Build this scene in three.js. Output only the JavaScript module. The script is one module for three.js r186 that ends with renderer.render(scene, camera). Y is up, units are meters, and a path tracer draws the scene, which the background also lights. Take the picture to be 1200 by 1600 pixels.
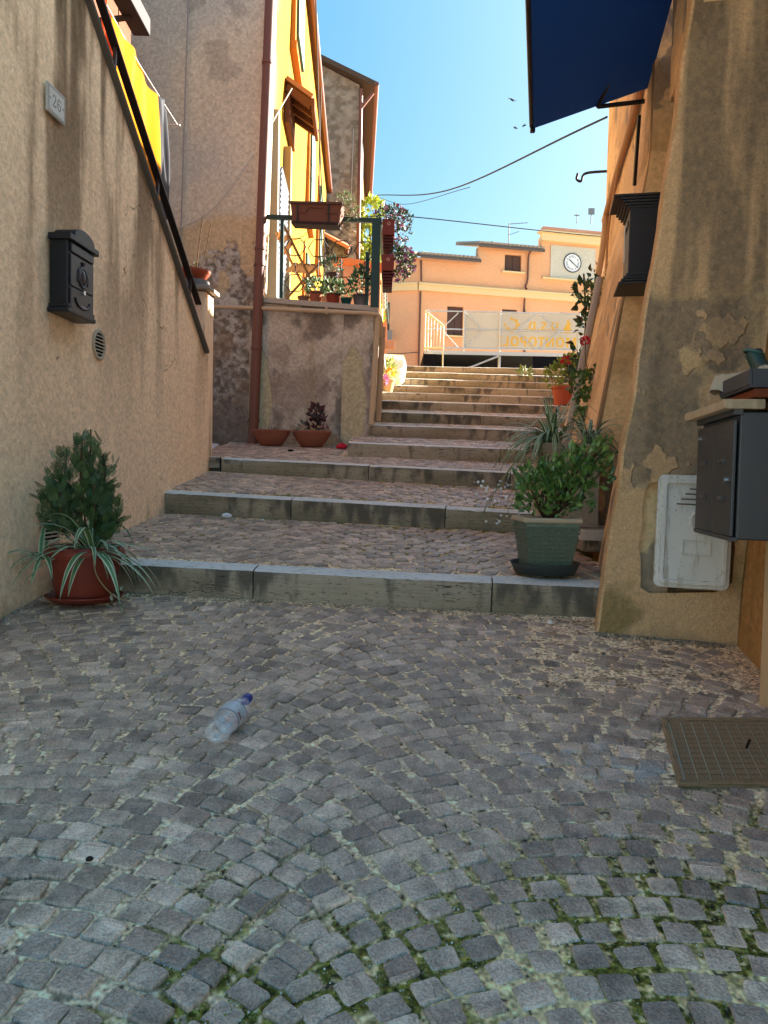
import * as THREE from 'three';
import { RoundedBoxGeometry } from 'three/addons/geometries/RoundedBoxGeometry.js';
import { mergeGeometries } from 'three/addons/utils/BufferGeometryUtils.js';

// ---------- camera, sky, sun, exposure ----------
const scene = new THREE.Scene();
const camera = new THREE.PerspectiveCamera(67.38, 0.75, 0.05, 800);
camera.position.set(0, 1.058, 0);
camera.rotation.order = 'YXZ';
camera.rotation.set(THREE.MathUtils.degToRad(-2.51), 0, THREE.MathUtils.degToRad(1.15));
const SUN_AZ = THREE.MathUtils.degToRad(60), SUN_EL = THREE.MathUtils.degToRad(25);
const sunDir = new THREE.Vector3(Math.sin(SUN_AZ) * Math.cos(SUN_EL), Math.sin(SUN_EL), -Math.cos(SUN_AZ) * Math.cos(SUN_EL));
const renderer = new THREE.WebGLRenderer({ antialias: true });
renderer.toneMapping = THREE.LinearToneMapping;
renderer.toneMappingExposure = 8.8;
renderer.shadowMap.enabled = true;
{
  const W = 512, H = 256, a = new Float32Array(W * H * 4), d = new THREE.Vector3();
  const mix = (p, q, t) => p + (q - p) * t;
  for (let j = 0; j < H; j++) for (let i = 0; i < W; i++) {
    const phi = ((i + 0.5) / W - 0.5) * 2 * Math.PI, th = ((j + 0.5) / H - 0.5) * Math.PI;
    d.set(Math.cos(th) * Math.cos(phi), Math.sin(th), Math.cos(th) * Math.sin(phi));
    const y = Math.max(d.y, 0), h = Math.pow(1 - y, 3.2);
    const c = Math.max(d.dot(sunDir), -1), ang = Math.acos(Math.min(c, 1));
    const glow = 0.85 * Math.exp(-Math.pow(ang / 0.5, 1.6)) + 0.6 * Math.exp(-ang / 0.16), hz = Math.exp(-y / 0.11);  // glow and horizon haze boosted outside the view as added fill for the alley
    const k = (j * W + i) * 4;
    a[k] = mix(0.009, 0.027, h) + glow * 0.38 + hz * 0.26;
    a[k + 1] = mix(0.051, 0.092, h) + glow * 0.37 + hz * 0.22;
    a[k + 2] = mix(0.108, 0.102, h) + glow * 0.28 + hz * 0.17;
    a[k + 3] = 1;
  }
  const sky = new THREE.DataTexture(a, W, H, THREE.RGBAFormat, THREE.FloatType);
  sky.mapping = THREE.EquirectangularReflectionMapping;
  sky.magFilter = THREE.LinearFilter; sky.minFilter = THREE.LinearFilter; sky.needsUpdate = true;
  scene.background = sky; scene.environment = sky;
}
const sun = new THREE.DirectionalLight(new THREE.Color(1, 0.94, 0.84), 4.3);
sun.position.copy(sunDir).multiplyScalar(60).add(new THREE.Vector3(0, 0, -14));
sun.target.position.set(0, 0, -14); scene.add(sun, sun.target);
sun.castShadow = true; sun.shadow.mapSize.set(2048, 2048); sun.shadow.radius = 1;
Object.assign(sun.shadow.camera, { left: -35, right: 35, top: 35, bottom: -35, near: 1, far: 140 });

// ---------- helpers ----------
function mulberry(s) { return () => { s |= 0; s = s + 0x6D2B79F5 | 0; let t = Math.imul(s ^ s >>> 15, 1 | s); t = t + Math.imul(t ^ t >>> 7, 61 | t) ^ t; return ((t ^ t >>> 14) >>> 0) / 4294967296; }; }
let rnd = mulberry(7);
const R = (a = 1, b) => b === undefined ? (rnd() * 2 - 1) * a : a + rnd() * (b - a);
function hash(x, y, s) { let h = Math.imul(x, 374761393) + Math.imul(y, 668265263) + Math.imul(s, 1274126177) | 0; h = Math.imul(h ^ h >>> 13, 1274126177); return ((h ^ h >>> 16) >>> 0) / 4294967296; }
function vn(x, y, s = 0) { const ix = Math.floor(x), iy = Math.floor(y); let fx = x - ix, fy = y - iy; fx = fx * fx * (3 - 2 * fx); fy = fy * fy * (3 - 2 * fy); const a = hash(ix, iy, s), b = hash(ix + 1, iy, s), c = hash(ix, iy + 1, s), d = hash(ix + 1, iy + 1, s); return a + (b - a) * fx + (c - a) * fy + (a - b - c + d) * fx * fy; }
function fbm(x, y, o = 4, s = 0) { let v = 0, a = 0.5, n = 0; for (let i = 0; i < o; i++) { v += a * vn(x, y, s + i * 17); n += a; a *= 0.5; x = x * 2.03 + 3.1; y = y * 2.03 + 7.7; } return v / n; }
const ss = (a, b, x) => { const t = Math.min(1, Math.max(0, (x - a) / (b - a))); return t * t * (3 - 2 * t); };
const mx = (a, b, t) => [a[0] + (b[0] - a[0]) * t, a[1] + (b[1] - a[1]) * t, a[2] + (b[2] - a[2]) * t];
// fn(x, y) in metres -> [r, g, b, height]; returns colour and relief textures laid out in metres
function paint(Wm, Hm, pw, ph, fn, x0 = 0, y0 = 0) {
  const c = new Uint8Array(pw * ph * 4), b = new Uint8Array(pw * ph * 4);
  for (let j = 0; j < ph; j++) for (let i = 0; i < pw; i++) {
    const q = fn(x0 + (i + 0.5) / pw * Wm, y0 + (j + 0.5) / ph * Hm), k = (j * pw + i) * 4;
    for (let n = 0; n < 3; n++) c[k + n] = Math.max(0, Math.min(255, q[n]));
    b[k] = b[k + 1] = b[k + 2] = Math.max(0, Math.min(255, q[3] * 255)); c[k + 3] = b[k + 3] = 255;
  }
  const mk = (d, srgb) => { const t = new THREE.DataTexture(d, pw, ph, THREE.RGBAFormat); t.magFilter = THREE.LinearFilter; t.minFilter = THREE.LinearMipmapLinearFilter; t.generateMipmaps = true; t.wrapS = t.wrapT = THREE.RepeatWrapping; t.repeat.set(1 / Wm, 1 / Hm); t.offset.set(-x0 / Wm, -y0 / Hm); if (srgb) t.colorSpace = THREE.SRGBColorSpace; t.needsUpdate = true; return t; };
  return { map: mk(c, true), bump: mk(b, false) };
}
const rgb = (r, g, b) => new THREE.Color().setRGB(r / 255, g / 255, b / 255, THREE.SRGBColorSpace);
function mat(col, rough = 0.8, o = {}) { return new THREE.MeshPhysicalMaterial({ specularIntensity: rough >= 0.85 ? 0.15 : rough >= 0.65 ? 0.5 : 1, color: col, roughness: rough, side: THREE.DoubleSide, ...o }); }
function pmat(tx, rough = 0.92, bs = 0.004, o = {}) { return new THREE.MeshPhysicalMaterial({ specularIntensity: rough >= 0.85 ? 0.12 : 1, map: tx.map, bumpMap: tx.bump, bumpScale: bs, roughness: rough, side: THREE.DoubleSide, ...o }); }
const used = {};
function numbered(n) { if (!(n in used)) { used[n] = 0; return n; } used[n]++; return n + '_' + String(used[n]).padStart(3, '0'); }
function mesh(name, geo, m, parent) { const o = new THREE.Mesh(geo, m); o.name = name; o.castShadow = o.receiveShadow = true; parent.add(o); return o; }
function thing(name, label, category, pos = [0, 0, 0], ry = 0, group) { const o = new THREE.Group(); o.name = numbered(name); o.position.set(...pos); o.rotation.y = ry; o.userData = { label, category }; if (group) o.userData.group = group; scene.add(o); return o; }
function solo(name, label, category, geo, m, group) { const o = mesh(numbered(name), geo, m, scene); o.userData = { label, category }; if (group) o.userData.group = group; return o; }
function structure(name) { const o = new THREE.Group(); o.name = numbered(name); o.userData = { kind: 'structure' }; scene.add(o); return o; }
function clean(g) { if (g.index) g = g.toNonIndexed(); for (const k of Object.keys(g.attributes)) if (!['position', 'normal', 'uv', 'color'].includes(k)) g.deleteAttribute(k); return g; }
function merge(l) { l = l.map(clean); const hc = l.some(g => g.attributes.color); if (hc) for (const g of l) if (!g.attributes.color) g.setAttribute('color', new THREE.BufferAttribute(new Float32Array(g.attributes.position.count * 3).fill(1), 3)); return l.length === 1 ? l[0] : mergeGeometries(l); }
const box = (w, h, d, x = 0, y = 0, z = 0, r = 0.003, s = 1) => new RoundedBoxGeometry(w, h, d, s, Math.min(r, w / 2.1, h / 2.1, d / 2.1)).translate(x, y, z);
const cyl = (r0, r1, h, n = 16, x = 0, y = 0, z = 0) => new THREE.CylinderGeometry(r0, r1, h, n).translate(x, y, z);
const V = (x, y, z) => new THREE.Vector3(x, y, z);
const tube = (pts, r, n = 6, seg) => new THREE.TubeGeometry(new THREE.CatmullRomCurve3(pts.map(p => V(...p)), false, 'catmullrom', 0.5), seg || Math.max(2, pts.length * 4), r, n, false);
function bar(a, b, w, h) { const A = V(...a), B = V(...b), L = A.distanceTo(B), g = new THREE.BoxGeometry(w, h === undefined ? w : h, L); const m = new THREE.Matrix4().lookAt(A, B, Math.abs(B.y - A.y) > L * 0.98 ? V(0, 0, 1) : V(0, 1, 0)); g.applyMatrix4(m); const c = A.add(B).multiplyScalar(0.5); return g.translate(c.x, c.y, c.z); }
function rod(a, b, r, n = 8) { const A = V(...a), B = V(...b), g = new THREE.CylinderGeometry(r, r, A.distanceTo(B), n); g.applyQuaternion(new THREE.Quaternion().setFromUnitVectors(V(0, 1, 0), B.clone().sub(A).normalize())); const c = A.add(B).multiplyScalar(0.5); return g.translate(c.x, c.y, c.z); }
const lathe = (pts, n = 32) => new THREE.LatheGeometry(pts.map(p => new THREE.Vector2(p[0], p[1])), n);
// thick wall from four corners (bottom-left, bottom-right, top-right, top-left seen from outside), uv in metres
function panel(c, thick, nu = 1, nv = 1, amp = 0, freq = 3) {
  const [bl, br, tr, tl] = c.map(p => V(...p)), n = br.clone().sub(bl).cross(tl.clone().sub(bl)).normalize();
  const P = [], U = [], I = []; const L = Math.max(br.distanceTo(bl), tr.distanceTo(tl)), Hh = Math.max(tl.distanceTo(bl), tr.distanceTo(br));
  for (let j = 0; j <= nv; j++) for (let i = 0; i <= nu; i++) {
    const u = i / nu, v = j / nv, p = bl.clone().lerp(br, u).lerp(tl.clone().lerp(tr, u), v);
    if (amp) { p.x += (fbm(p.z * freq + p.x, p.y * freq, 3, 5) - 0.5) * amp * 2; p.z += (fbm(p.x * freq + p.z * 0.3, p.y * freq, 3, 9) - 0.5) * amp * 2; }
    P.push(p.x, p.y, p.z); U.push(u * L, v * Hh);
  }
  const w = nu + 1; for (let j = 0; j < nv; j++) for (let i = 0; i < nu; i++) { const a = j * w + i; I.push(a, a + 1, a + w + 1, a, a + w + 1, a + w); }
  const f = new THREE.BufferGeometry(); f.setAttribute('position', new THREE.Float32BufferAttribute(P, 3)); f.setAttribute('uv', new THREE.Float32BufferAttribute(U, 2)); f.setIndex(I); f.computeVertexNormals();
  const b = n.clone().multiplyScalar(-thick), q = [bl, br, tr, tl], bk = q.map(p => p.clone().add(b)), P2 = [], U2 = [];
  const quad = (a, b2, c2, d2) => { const l1 = a.distanceTo(b2), l2 = a.distanceTo(d2); for (const [p, u] of [[a, [0, 0]], [b2, [l1, 0]], [c2, [l1, l2]], [a, [0, 0]], [c2, [l1, l2]], [d2, [0, l2]]]) { P2.push(p.x, p.y, p.z); U2.push(...u); } };
  if (thick) { quad(bk[1], bk[0], bk[3], bk[2]); quad(q[3], q[2], bk[2], bk[3]); quad(bk[0], bk[1], q[1], q[0]); quad(bk[0], q[0], q[3], bk[3]); quad(q[1], bk[1], bk[2], q[2]); }
  if (!thick) return f;
  const s = new THREE.BufferGeometry(); s.setAttribute('position', new THREE.Float32BufferAttribute(P2, 3)); s.setAttribute('uv', new THREE.Float32BufferAttribute(U2, 2)); s.computeVertexNormals();
  return merge([f, s]);
}
function shapeWall(pts, holes, thick) { const s = new THREE.Shape(pts.map(p => new THREE.Vector2(...p))); for (const h of holes) s.holes.push(new THREE.Path(h.map(p => new THREE.Vector2(...p)))); return new THREE.ExtrudeGeometry(s, { depth: thick, bevelEnabled: false, curveSegments: 12 }).translate(0, 0, -thick); }
function colorize(g, fn) { const p = g.attributes.position, a = new Float32Array(p.count * 3); for (let i = 0; i < p.count; i++) { const c = fn(p.getX(i), p.getY(i), p.getZ(i), i); a[i * 3] = c.r; a[i * 3 + 1] = c.g; a[i * 3 + 2] = c.b; } g.setAttribute('color', new THREE.BufferAttribute(a, 3)); return g; }
const tint = (g, col) => colorize(g, () => col);

// ---------- surface textures ----------
const stoneTx = paint(0.6, 0.6, 512, 512, (x, y) => { const n = fbm(x * 18, y * 18, 5, 3), f = vn(x * 300, y * 300, 8), g = vn(x * 700, y * 700, 9), r = 1 - Math.abs(fbm(x * 26 + 3, y * 26, 4, 12) - 0.5) * 5; const v = 214 + (n - 0.5) * 120 + (f - 0.5) * 50 + (g > 0.8 ? 30 : 0) - (g < 0.16 ? 55 : 0) - Math.max(0, r) * 16; return [v * 1.01, v, v * 0.985, 0.5 + (n - 0.5) * 1.2 + (f - 0.5) * 0.4 - Math.max(0, r) * 0.2]; });
const cobbleMat = pmat(stoneTx, 0.5, 0.006, { vertexColors: true });
const rough = (base, a1, s, scale = 1) => (x, y) => { const n = fbm(x * 1.7 * scale, y * 1.7 * scale, 5, s), f = fbm(x * 60, y * 60, 2, s + 4), g = vn(x * 210, y * 210, s + 6); const k = 1 + (n - 0.5) * a1 + (f - 0.5) * 0.12 + (g - 0.5) * 0.1; return [base[0] * k, base[1] * k, base[2] * k, f * 0.6 + g * 0.4]; };

// ---------- ground, pavement, stairs ----------
const CS = 0.0102;
// [z at x = 0, nosing height, rise, yaw of the riser, slope of the paving below]
const ST = [[-3.509, 0.607, 0.135, 4.5, 0.134], [-4.9, 0.89, 0.128, 8.1, 0.111], [-5.868, 1.15, 0.113, 10, 0.152], [-6.695, 1.358, 0.117, 8.7, 0.11], [-7.83, 1.596, 0.115, 7.4, 0.108], [-8.956, 1.829, 0.118, 6.3, 0.102], [-10.104, 2.075, 0.115, 5.3, 0.115], [-11.231, 2.312, 0.115, 4.9, 0.108], [-12.343, 2.55, 0.12, 4.8, 0.107], [-13.454, 2.807, 0.121, 4.8, 0.122], [-14.569, 3.077, 0.122, 4.8, 0.133], [-15.682, 3.347, 0.123, 4.8, 0.132]];
const slopeOf = k => k === 0 ? 0.134 : (k < 12 ? ST[k][4] : 0.02);
const treadY = (k, x, z) => k === 0 ? -0.134 * z - CS * x : ST[k - 1][1] + slopeOf(k) * (ST[k - 1][0] - z) - CS * x;
const riserZ = (k, x) => ST[k - 1][0] + Math.tan(ST[k - 1][3] * Math.PI / 180) * x;
{
  const g = new THREE.BufferGeometry(), prof = [[120, -3.2], [20, -3.0], [8, -1.3], [0, -0.2], [-3.5, 0.25], [-6, 0.8], [-8, 1.25], [-11, 1.95], [-15.6, 3.0], [-16.4, 3.26], [-60, 3.3], [-400, 3.2]], P = [], U = [], I = [];
  prof.forEach(([z, y], j) => { for (const x of [-300, -40, 40, 300]) { P.push(x, y, z); U.push(x, z); } if (j) for (let i = 0; i < 3; i++) { const a = (j - 1) * 4 + i; I.push(a, a + 1, a + 5, a, a + 5, a + 4); } });
  g.setAttribute('position', new THREE.Float32BufferAttribute(P, 3)); g.setAttribute('uv', new THREE.Float32BufferAttribute(U, 2)); g.setIndex(I); g.computeVertexNormals();
  const t = mesh('terrain', g, pmat(paint(6, 6, 256, 256, rough([150, 140, 124], 0.4, 31)), 0.95), scene); t.userData = { kind: 'structure' };
}
// joints: grey mortar, sandy grit and moss
const mossAt = (x, z) => { const d = -z; const a = ss(1.8, 1.25, d + (x < -0.35 ? (-0.35 - x) * 1.6 : 0) - Math.max(0, x) * 0.35); return Math.min(1, a); };
const mortarTx = paint(3.4, 4.4, 2040, 2048, (x, zz) => {
  const z = -zz, n = fbm(x * 3, zz * 3, 4, 2), f = fbm(x * 26, zz * 26, 3, 5), g = vn(x * 190, zz * 190, 6), g2 = vn(x * 420, zz * 420, 7);
  const h = vn(x * 110, zz * 110, 10), h2 = fbm(x * 60, zz * 60, 2, 13);
  let c = mx([212, 178, 140], [242, 208, 168], n); c = mx(c, [128, 108, 86], ss(0.54, 0.72, f) * 0.6);
  const m = mossAt(x, z) * ss(0.4, 0.54, fbm(x * 7 + 4, zz * 7, 4, 21) * 0.75 + f * 0.25);
  const sand = mossAt(x, z) * ss(0.2, 0.7, x + 0.5); c = mx(c, [224, 192, 134], sand * 0.8);
  c = mx(c, mx([70, 68, 22], [122, 114, 46], h), m * ss(0.25, 0.5, h2) * 0.92);
  const sp = 1 + (h - 0.5) * 0.5 + (g - 0.5) * 0.4; c = [c[0] * sp, c[1] * sp, c[2] * sp];
  if (g2 > 0.84) c = mx(c, [232, 210, 178], 0.5); if (h < 0.12) c = mx(c, [52, 46, 38], 0.65);
  return [...c, 0.2 + f * 0.3 + h * 0.3 + g * 0.2 + m * 0.3 * g2];
}, -1.8, -0.4);
const mortarMat = pmat(mortarTx, 0.97, 0.012);
function sheet(k, xl, xr, z0, z1, drop, nx = 24, nz = 24) { // paving bed between two riser lines (z0, z1 functions of x)
  const P = [], U = [], I = [];
  for (let j = 0; j <= nz; j++) for (let i = 0; i <= nx; i++) { const x = xl + (xr - xl) * i / nx, za = z0(x), zb = z1(x), z = za + (zb - za) * j / nz; P.push(x, treadY(k, x, z) - drop + (fbm(x * 4, z * 4, 3, 4) - 0.5) * 0.006, z); U.push(x, -z); }
  const w = nx + 1; for (let j = 0; j < nz; j++) for (let i = 0; i < nx; i++) { const a = j * w + i; I.push(a, a + 1, a + w + 1, a, a + w + 1, a + w); }
  const g = new THREE.BufferGeometry(); g.setAttribute('position', new THREE.Float32BufferAttribute(P, 3)); g.setAttribute('uv', new THREE.Float32BufferAttribute(U, 2)); g.setIndex(I); g.computeVertexNormals(); return g;
}
const stoneCols = [[215, 186, 162], [226, 195, 170], [199, 173, 152], [230, 198, 172], [218, 186, 162], [212, 184, 161], [239, 207, 181], [210, 178, 155], [192, 166, 146], [226, 195, 168]];
function cobble(cx, cz, tx, tz, a, b, k, lift, opt = {}) { // tx,tz tangent; a half length, b half width
  const nx = -tz, nz = tx, ch = Math.min(a, b), pts = [], q = [];
  for (const [sx, sy] of [[-1, -1], [1, -1], [1, 1], [-1, 1]]) q.push([sx * a * (1 + R(0.13)), sy * b * (1 + R(0.15))]);
  const skip = Math.floor(R(0, 4));
  for (let i = 0; i < 4; i++) {
    const p = q[i], pr = q[(i + 3) % 4], nx2 = q[(i + 1) % 4], c1 = R(0.03, 0.15), c2 = R(0.03, 0.15);
    const m = (A, B, t) => [A[0] + (B[0] - A[0]) * t, A[1] + (B[1] - A[1]) * t];
    pts.push(m(p, pr, c1), m(p, nx2, c2));
    if (i === skip || i === (skip + 2) % 4) { const e = m(p, nx2, 0.5), s = 1 + R(0.1); pts.push([e[0] * s, e[1] * s]); }
  }
  const n = pts.length, bev = R(0.0015, 0.0035), hb = R(0.002, 0.005), tilt = [R(0.04), R(0.04)], P = [], N = [], U = [], C = [];
  const ou = R(0, 5), ov = R(0, 5), base = stoneCols[Math.floor(R(0, stoneCols.length))], br = R(0.9, 1.08); let col = base.map(v => v * br);
  if (opt.col) col = opt.col; const cc = rgb(...col);
  const W = (p, s, h) => { const lx = p[0] * s, lz = p[1] * s, x = cx + tx * lx + nx * lz, z = cz + tz * lx + nz * lz; return [x, treadY(k, x, z) + h + lift + tilt[0] * lx + tilt[1] * lz, z, lx + ou, lz + ov]; };
  const push = (A, B, D) => { for (const p of [A, B, D]) { P.push(p[0], p[1], p[2]); U.push(p[3], p[4]); const w = opt.white ? opt.white(p[0], p[2]) : 0; C.push(cc.r + (0.6 - cc.r) * w, cc.g + (0.62 - cc.g) * w, cc.b + (0.6 - cc.b) * w); } };
  const s1 = 1 - bev / ch, ctr = W([R(0.3) * a, R(0.3) * b], 1, 0.0003 + R(0.0016)), top = pts.map(p => W(p, s1, 0)), mid = pts.map(p => W(p, 1, -hb)), bot = pts.map(p => W(p, 1.03, -0.03));
  for (let i = 0; i < n; i++) { const j = (i + 1) % n; push(ctr, top[j], top[i]); push(top[i], top[j], mid[j]); push(top[i], mid[j], mid[i]); push(mid[i], mid[j], bot[j]); push(mid[i], bot[j], bot[i]); }
  const g = new THREE.BufferGeometry(); g.setAttribute('position', new THREE.Float32BufferAttribute(P, 3)); g.setAttribute('uv', new THREE.Float32BufferAttribute(U, 2)); g.setAttribute('color', new THREE.Float32BufferAttribute(C, 3)); g.computeVertexNormals();
  return g;
}
// rows of stones laid in repeating arcs; inside(x, z) keeps those on the surface
function arcs(k, xc0, period, zr, row, size, inside, opt = {}) {
  const out = [], Rr = period / 2 / Math.sin(0.68), th = 0.68;
  for (let c = -2; c <= 2; c++) {
    const xc = xc0 + c * period; let j = 0;
    for (let zc = zr[0] + Rr; zc > zr[1] - 0.2; zc -= row, j++) {
      const n = Math.round(2 * th * Rr / (size + 0.012)), off = (j % 2) * 0.5 - 0.25;
      for (let i = 0; i < n; i++) {
        const t = ((i + 0.5 + off * 0.9 + R(0.1)) / n * 2 - 1) * th, x = xc + Rr * Math.sin(t) + R(0.004), z = zc - Rr * Math.cos(t) + R(0.004);
        if (Math.abs(x - xc) > period / 2 + 0.005 || !inside(x, z)) continue;
        out.push({ x, z, tx: Math.cos(t + R(0.06)), tz: Math.sin(t + R(0.06)), a: (size / 2) * R(0.84, 1.08), b: row / 2 * Math.pow(Math.cos(t), 0.85) * R(0.84, 0.98) });
      }
    }
  }
  return out;
}
const butX = y => 0.897 + 0.116 * (y - 0.2); // left front edge of the battered pier
const pavement = structure('pavement'), stairs = structure('stone_stairs');
{
  rnd = mulberry(11);
  const z1 = x => riserZ(1, x) - 0.02;
  mesh('paving_bed', sheet(0, -1.72, 1.5, () => 1.2, z1, 0.0055, 60, 80), mortarMat, pavement);
  const manhole = (x, z) => { const u = x - 1.06, v = z + 2.21; const c = Math.cos(0.31), s = Math.sin(0.31); return Math.abs(u + v * 0.33) < 0.235 && Math.abs(v - u * 0.04) < 0.215; };
  const inside = (x, z) => x > -1.57 + (z + 3.19) * -0.07 - 0.02 && z > riserZ(1, x) + 0.05 && !manhole(x, z) && x < (z < -3.1 ? 0.87 : 1.30 + (-z - 2.65) * 0.14);
  const L = arcs(0, -0.81, 1.35, [0.75, -4.6], 0.067, 0.071, inside);
  const white = (x, z) => 0.75 * ss(0.3, 0.05, Math.hypot((x - 0.62) * 0.8, (z + 2.1) * 1.5)) * ss(0.45, 0.7, fbm(x * 30, z * 30, 4, 77)) ;
  for (const c of L) {
    const near = -c.z; let loose = mossAt(c.x, c.z); c.a *= 1 - 0.1 * loose; c.b *= 1 - 0.1 * loose; const dry = ss(-3.2, -2.6, c.z) ;
    const nearSplash = Math.hypot(c.x - 0.62, c.z + 2.1) < 0.4; const buried = ss(0.35, 0.75, c.x) * ss(-2.5, -2.8, c.z);
    c.size = (near > 1.12 && Math.abs(c.x / near) < 0.53 ? 1 : 0.02) / near;
    const dd = Math.hypot(c.x + 0.28, c.z + 1.82);
    c.g = cobble(c.x, c.z, c.tx, c.tz, c.a, c.b, 0, R(0.0035) - 0.006 * buried, { white: nearSplash ? white : null, col: dd < 0.036 ? [200, 160, 104] : null });
  }
  L.sort((p, q) => q.size - p.size);
  for (const c of L.slice(0, 300)) mesh('cobblestone', c.g, cobbleMat, pavement);
  const rest = mesh('cobblestones', merge(L.slice(300).map(c => c.g)), cobbleMat, pavement); rest.userData.kind = 'stuff';
  // moss cushions and grit in the open joints
  const mg = new THREE.IcosahedronGeometry(1, 0), mm = mat(new THREE.Color(1, 1, 1), 1), moss = new THREE.InstancedMesh(mg, mm, 9000), grit = new THREE.InstancedMesh(mg, mat(new THREE.Color(1, 1, 1), 0.9), 8600), o = new THREE.Object3D(), col = new THREE.Color();
  let i = 0, q = 0;
  for (let t = 0; t < 200000 && i < 3200; t++) { const x = R(-1.1, 1.35), z = R(-2.5, -0.9); const w = mossAt(x, z) * ss(0.44, 0.6, fbm(x * 7 + 4, -z * 7, 4, 21)); if (rnd() > w * 1.2) continue; const s = R(0.001, 0.003); o.position.set(x, treadY(0, x, z) - 0.005 + R(0.001), z); o.scale.set(s * 1.2, s * R(0.6, 1.3), s * 1.2); o.rotation.set(R(3), R(3), R(3)); o.updateMatrix(); moss.setMatrixAt(i, o.matrix); col.setRGB(R(0.1, 0.24), R(0.095, 0.2), R(0.02, 0.06)); moss.setColorAt(i, col); i++; }
  moss.count = i;
  for (let t = 0; t < 100000 && q < 5000; t++) { const x = R(-1.4, 1.35), z = R(-2.9, -0.9); if (rnd() > 0.15 + 0.85 * mossAt(x, z)) continue; const s = R(0.0008, 0.0026); o.position.set(x, treadY(0, x, z) - 0.005, z); o.scale.set(s, s, s); o.rotation.set(R(3), R(3), R(3)); o.updateMatrix(); grit.setMatrixAt(q, o.matrix); const v = R(0.2, 0.75); col.setRGB(v, v * 0.95, v * 0.8); grit.setColorAt(q, col); q++; }
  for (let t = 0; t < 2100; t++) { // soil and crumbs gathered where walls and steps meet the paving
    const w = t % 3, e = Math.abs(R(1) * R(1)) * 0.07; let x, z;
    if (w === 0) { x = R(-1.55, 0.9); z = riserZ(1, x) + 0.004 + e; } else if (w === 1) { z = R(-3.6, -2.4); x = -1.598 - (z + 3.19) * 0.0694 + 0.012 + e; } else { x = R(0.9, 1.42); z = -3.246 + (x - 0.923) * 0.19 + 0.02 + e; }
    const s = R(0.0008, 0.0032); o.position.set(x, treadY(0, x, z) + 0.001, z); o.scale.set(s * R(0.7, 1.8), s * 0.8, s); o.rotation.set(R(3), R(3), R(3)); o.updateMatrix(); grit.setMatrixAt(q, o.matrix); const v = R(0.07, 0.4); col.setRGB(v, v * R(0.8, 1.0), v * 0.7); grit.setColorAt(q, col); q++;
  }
  grit.count = q;
  moss.name = 'moss'; grit.name = 'grit'; for (const m of [moss, grit]) { m.userData = { kind: 'stuff' }; m.castShadow = m.receiveShadow = true; }
  moss.userData.label = 'green moss cushions growing between the nearest cobbles'; moss.userData.category = 'moss'; grit.userData.label = 'sandy grit scattered in the cobble joints'; grit.userData.category = 'grit';
  scene.add(moss, grit);
}
// travertine: lower half of the map is the grimy face, upper half the worn top
const travTx = paint(4.8, 1, 2048, 512, (x, v) => {
  const n = fbm(x * 2.5, v * 6, 4, 41), f = fbm(x * 40, v * 60, 3, 44), b = fbm(x * 3, v * 60, 3, 46), g = vn(x * 180, v * 260, 47);
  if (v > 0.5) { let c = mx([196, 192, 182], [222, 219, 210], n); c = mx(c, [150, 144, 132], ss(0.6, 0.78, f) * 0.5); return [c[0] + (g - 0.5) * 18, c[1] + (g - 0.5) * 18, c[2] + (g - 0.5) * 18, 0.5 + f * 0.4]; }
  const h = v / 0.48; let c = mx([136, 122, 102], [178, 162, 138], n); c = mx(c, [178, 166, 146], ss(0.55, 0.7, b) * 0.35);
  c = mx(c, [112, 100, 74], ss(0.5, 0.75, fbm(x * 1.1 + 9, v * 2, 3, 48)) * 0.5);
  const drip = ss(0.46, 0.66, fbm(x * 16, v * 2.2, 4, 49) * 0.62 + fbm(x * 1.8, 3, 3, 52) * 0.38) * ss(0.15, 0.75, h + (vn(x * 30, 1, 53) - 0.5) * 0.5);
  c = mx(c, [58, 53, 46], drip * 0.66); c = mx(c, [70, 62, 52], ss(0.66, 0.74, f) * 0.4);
  const crack = Math.abs(fbm(x * 3.1 + fbm(x * 14, v * 14, 4, 57) * 0.7, v * 4, 4, 58) - 0.5); const ck = crack < 0.004 && vn(x * 1.7, v * 3, 59) > 0.6 ? 1 : 0; c = mx(c, [48, 44, 38], ck * 0.75);
  return [c[0] + (g - 0.5) * 16, c[1] + (g - 0.5) * 16, c[2] + (g - 0.5) * 14, 0.45 + f * 0.35 + b * 0.15 - ck * 0.35];
});
const travMat = pmat(travTx, 0.8, 0.004);
function slabGeo(len, h, d) { // top at y = 0, face at z = 0, worn edge
  const g = new THREE.BoxGeometry(len, h, d, Math.max(4, Math.round(len * 26)), 5, 4), p = g.attributes.position, nn = g.attributes.normal, uv = g.attributes.uv, ou = R(0, 4);
  for (let i = 0; i < p.count; i++) {
    let x = p.getX(i), y = p.getY(i) - h / 2, z = p.getZ(i) - d / 2; const top = nn.getY(i) > 0.5;
    uv.setXY(i, x + ou, top ? 0.55 + Math.min(0.4, -z * 1.6) : Math.max(0.01, 0.47 * (1 + y / h)));
    const e = ss(-0.03, 0, z) * ss(-0.03, 0, y), wob = fbm(x * 6 + ou * 9, y * 9 + z * 9, 3, 61) - 0.5, chip = ss(0.62, 0.8, fbm(x * 11 + ou * 3, 0.5, 3, 62));
    y -= e * (0.006 + chip * 0.012) - wob * 0.004; z -= e * (0.006 + chip * 0.012) - wob * 0.005; p.setXYZ(i, x, y, z);
  }
  g.computeVertexNormals(); return g;
}
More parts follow.
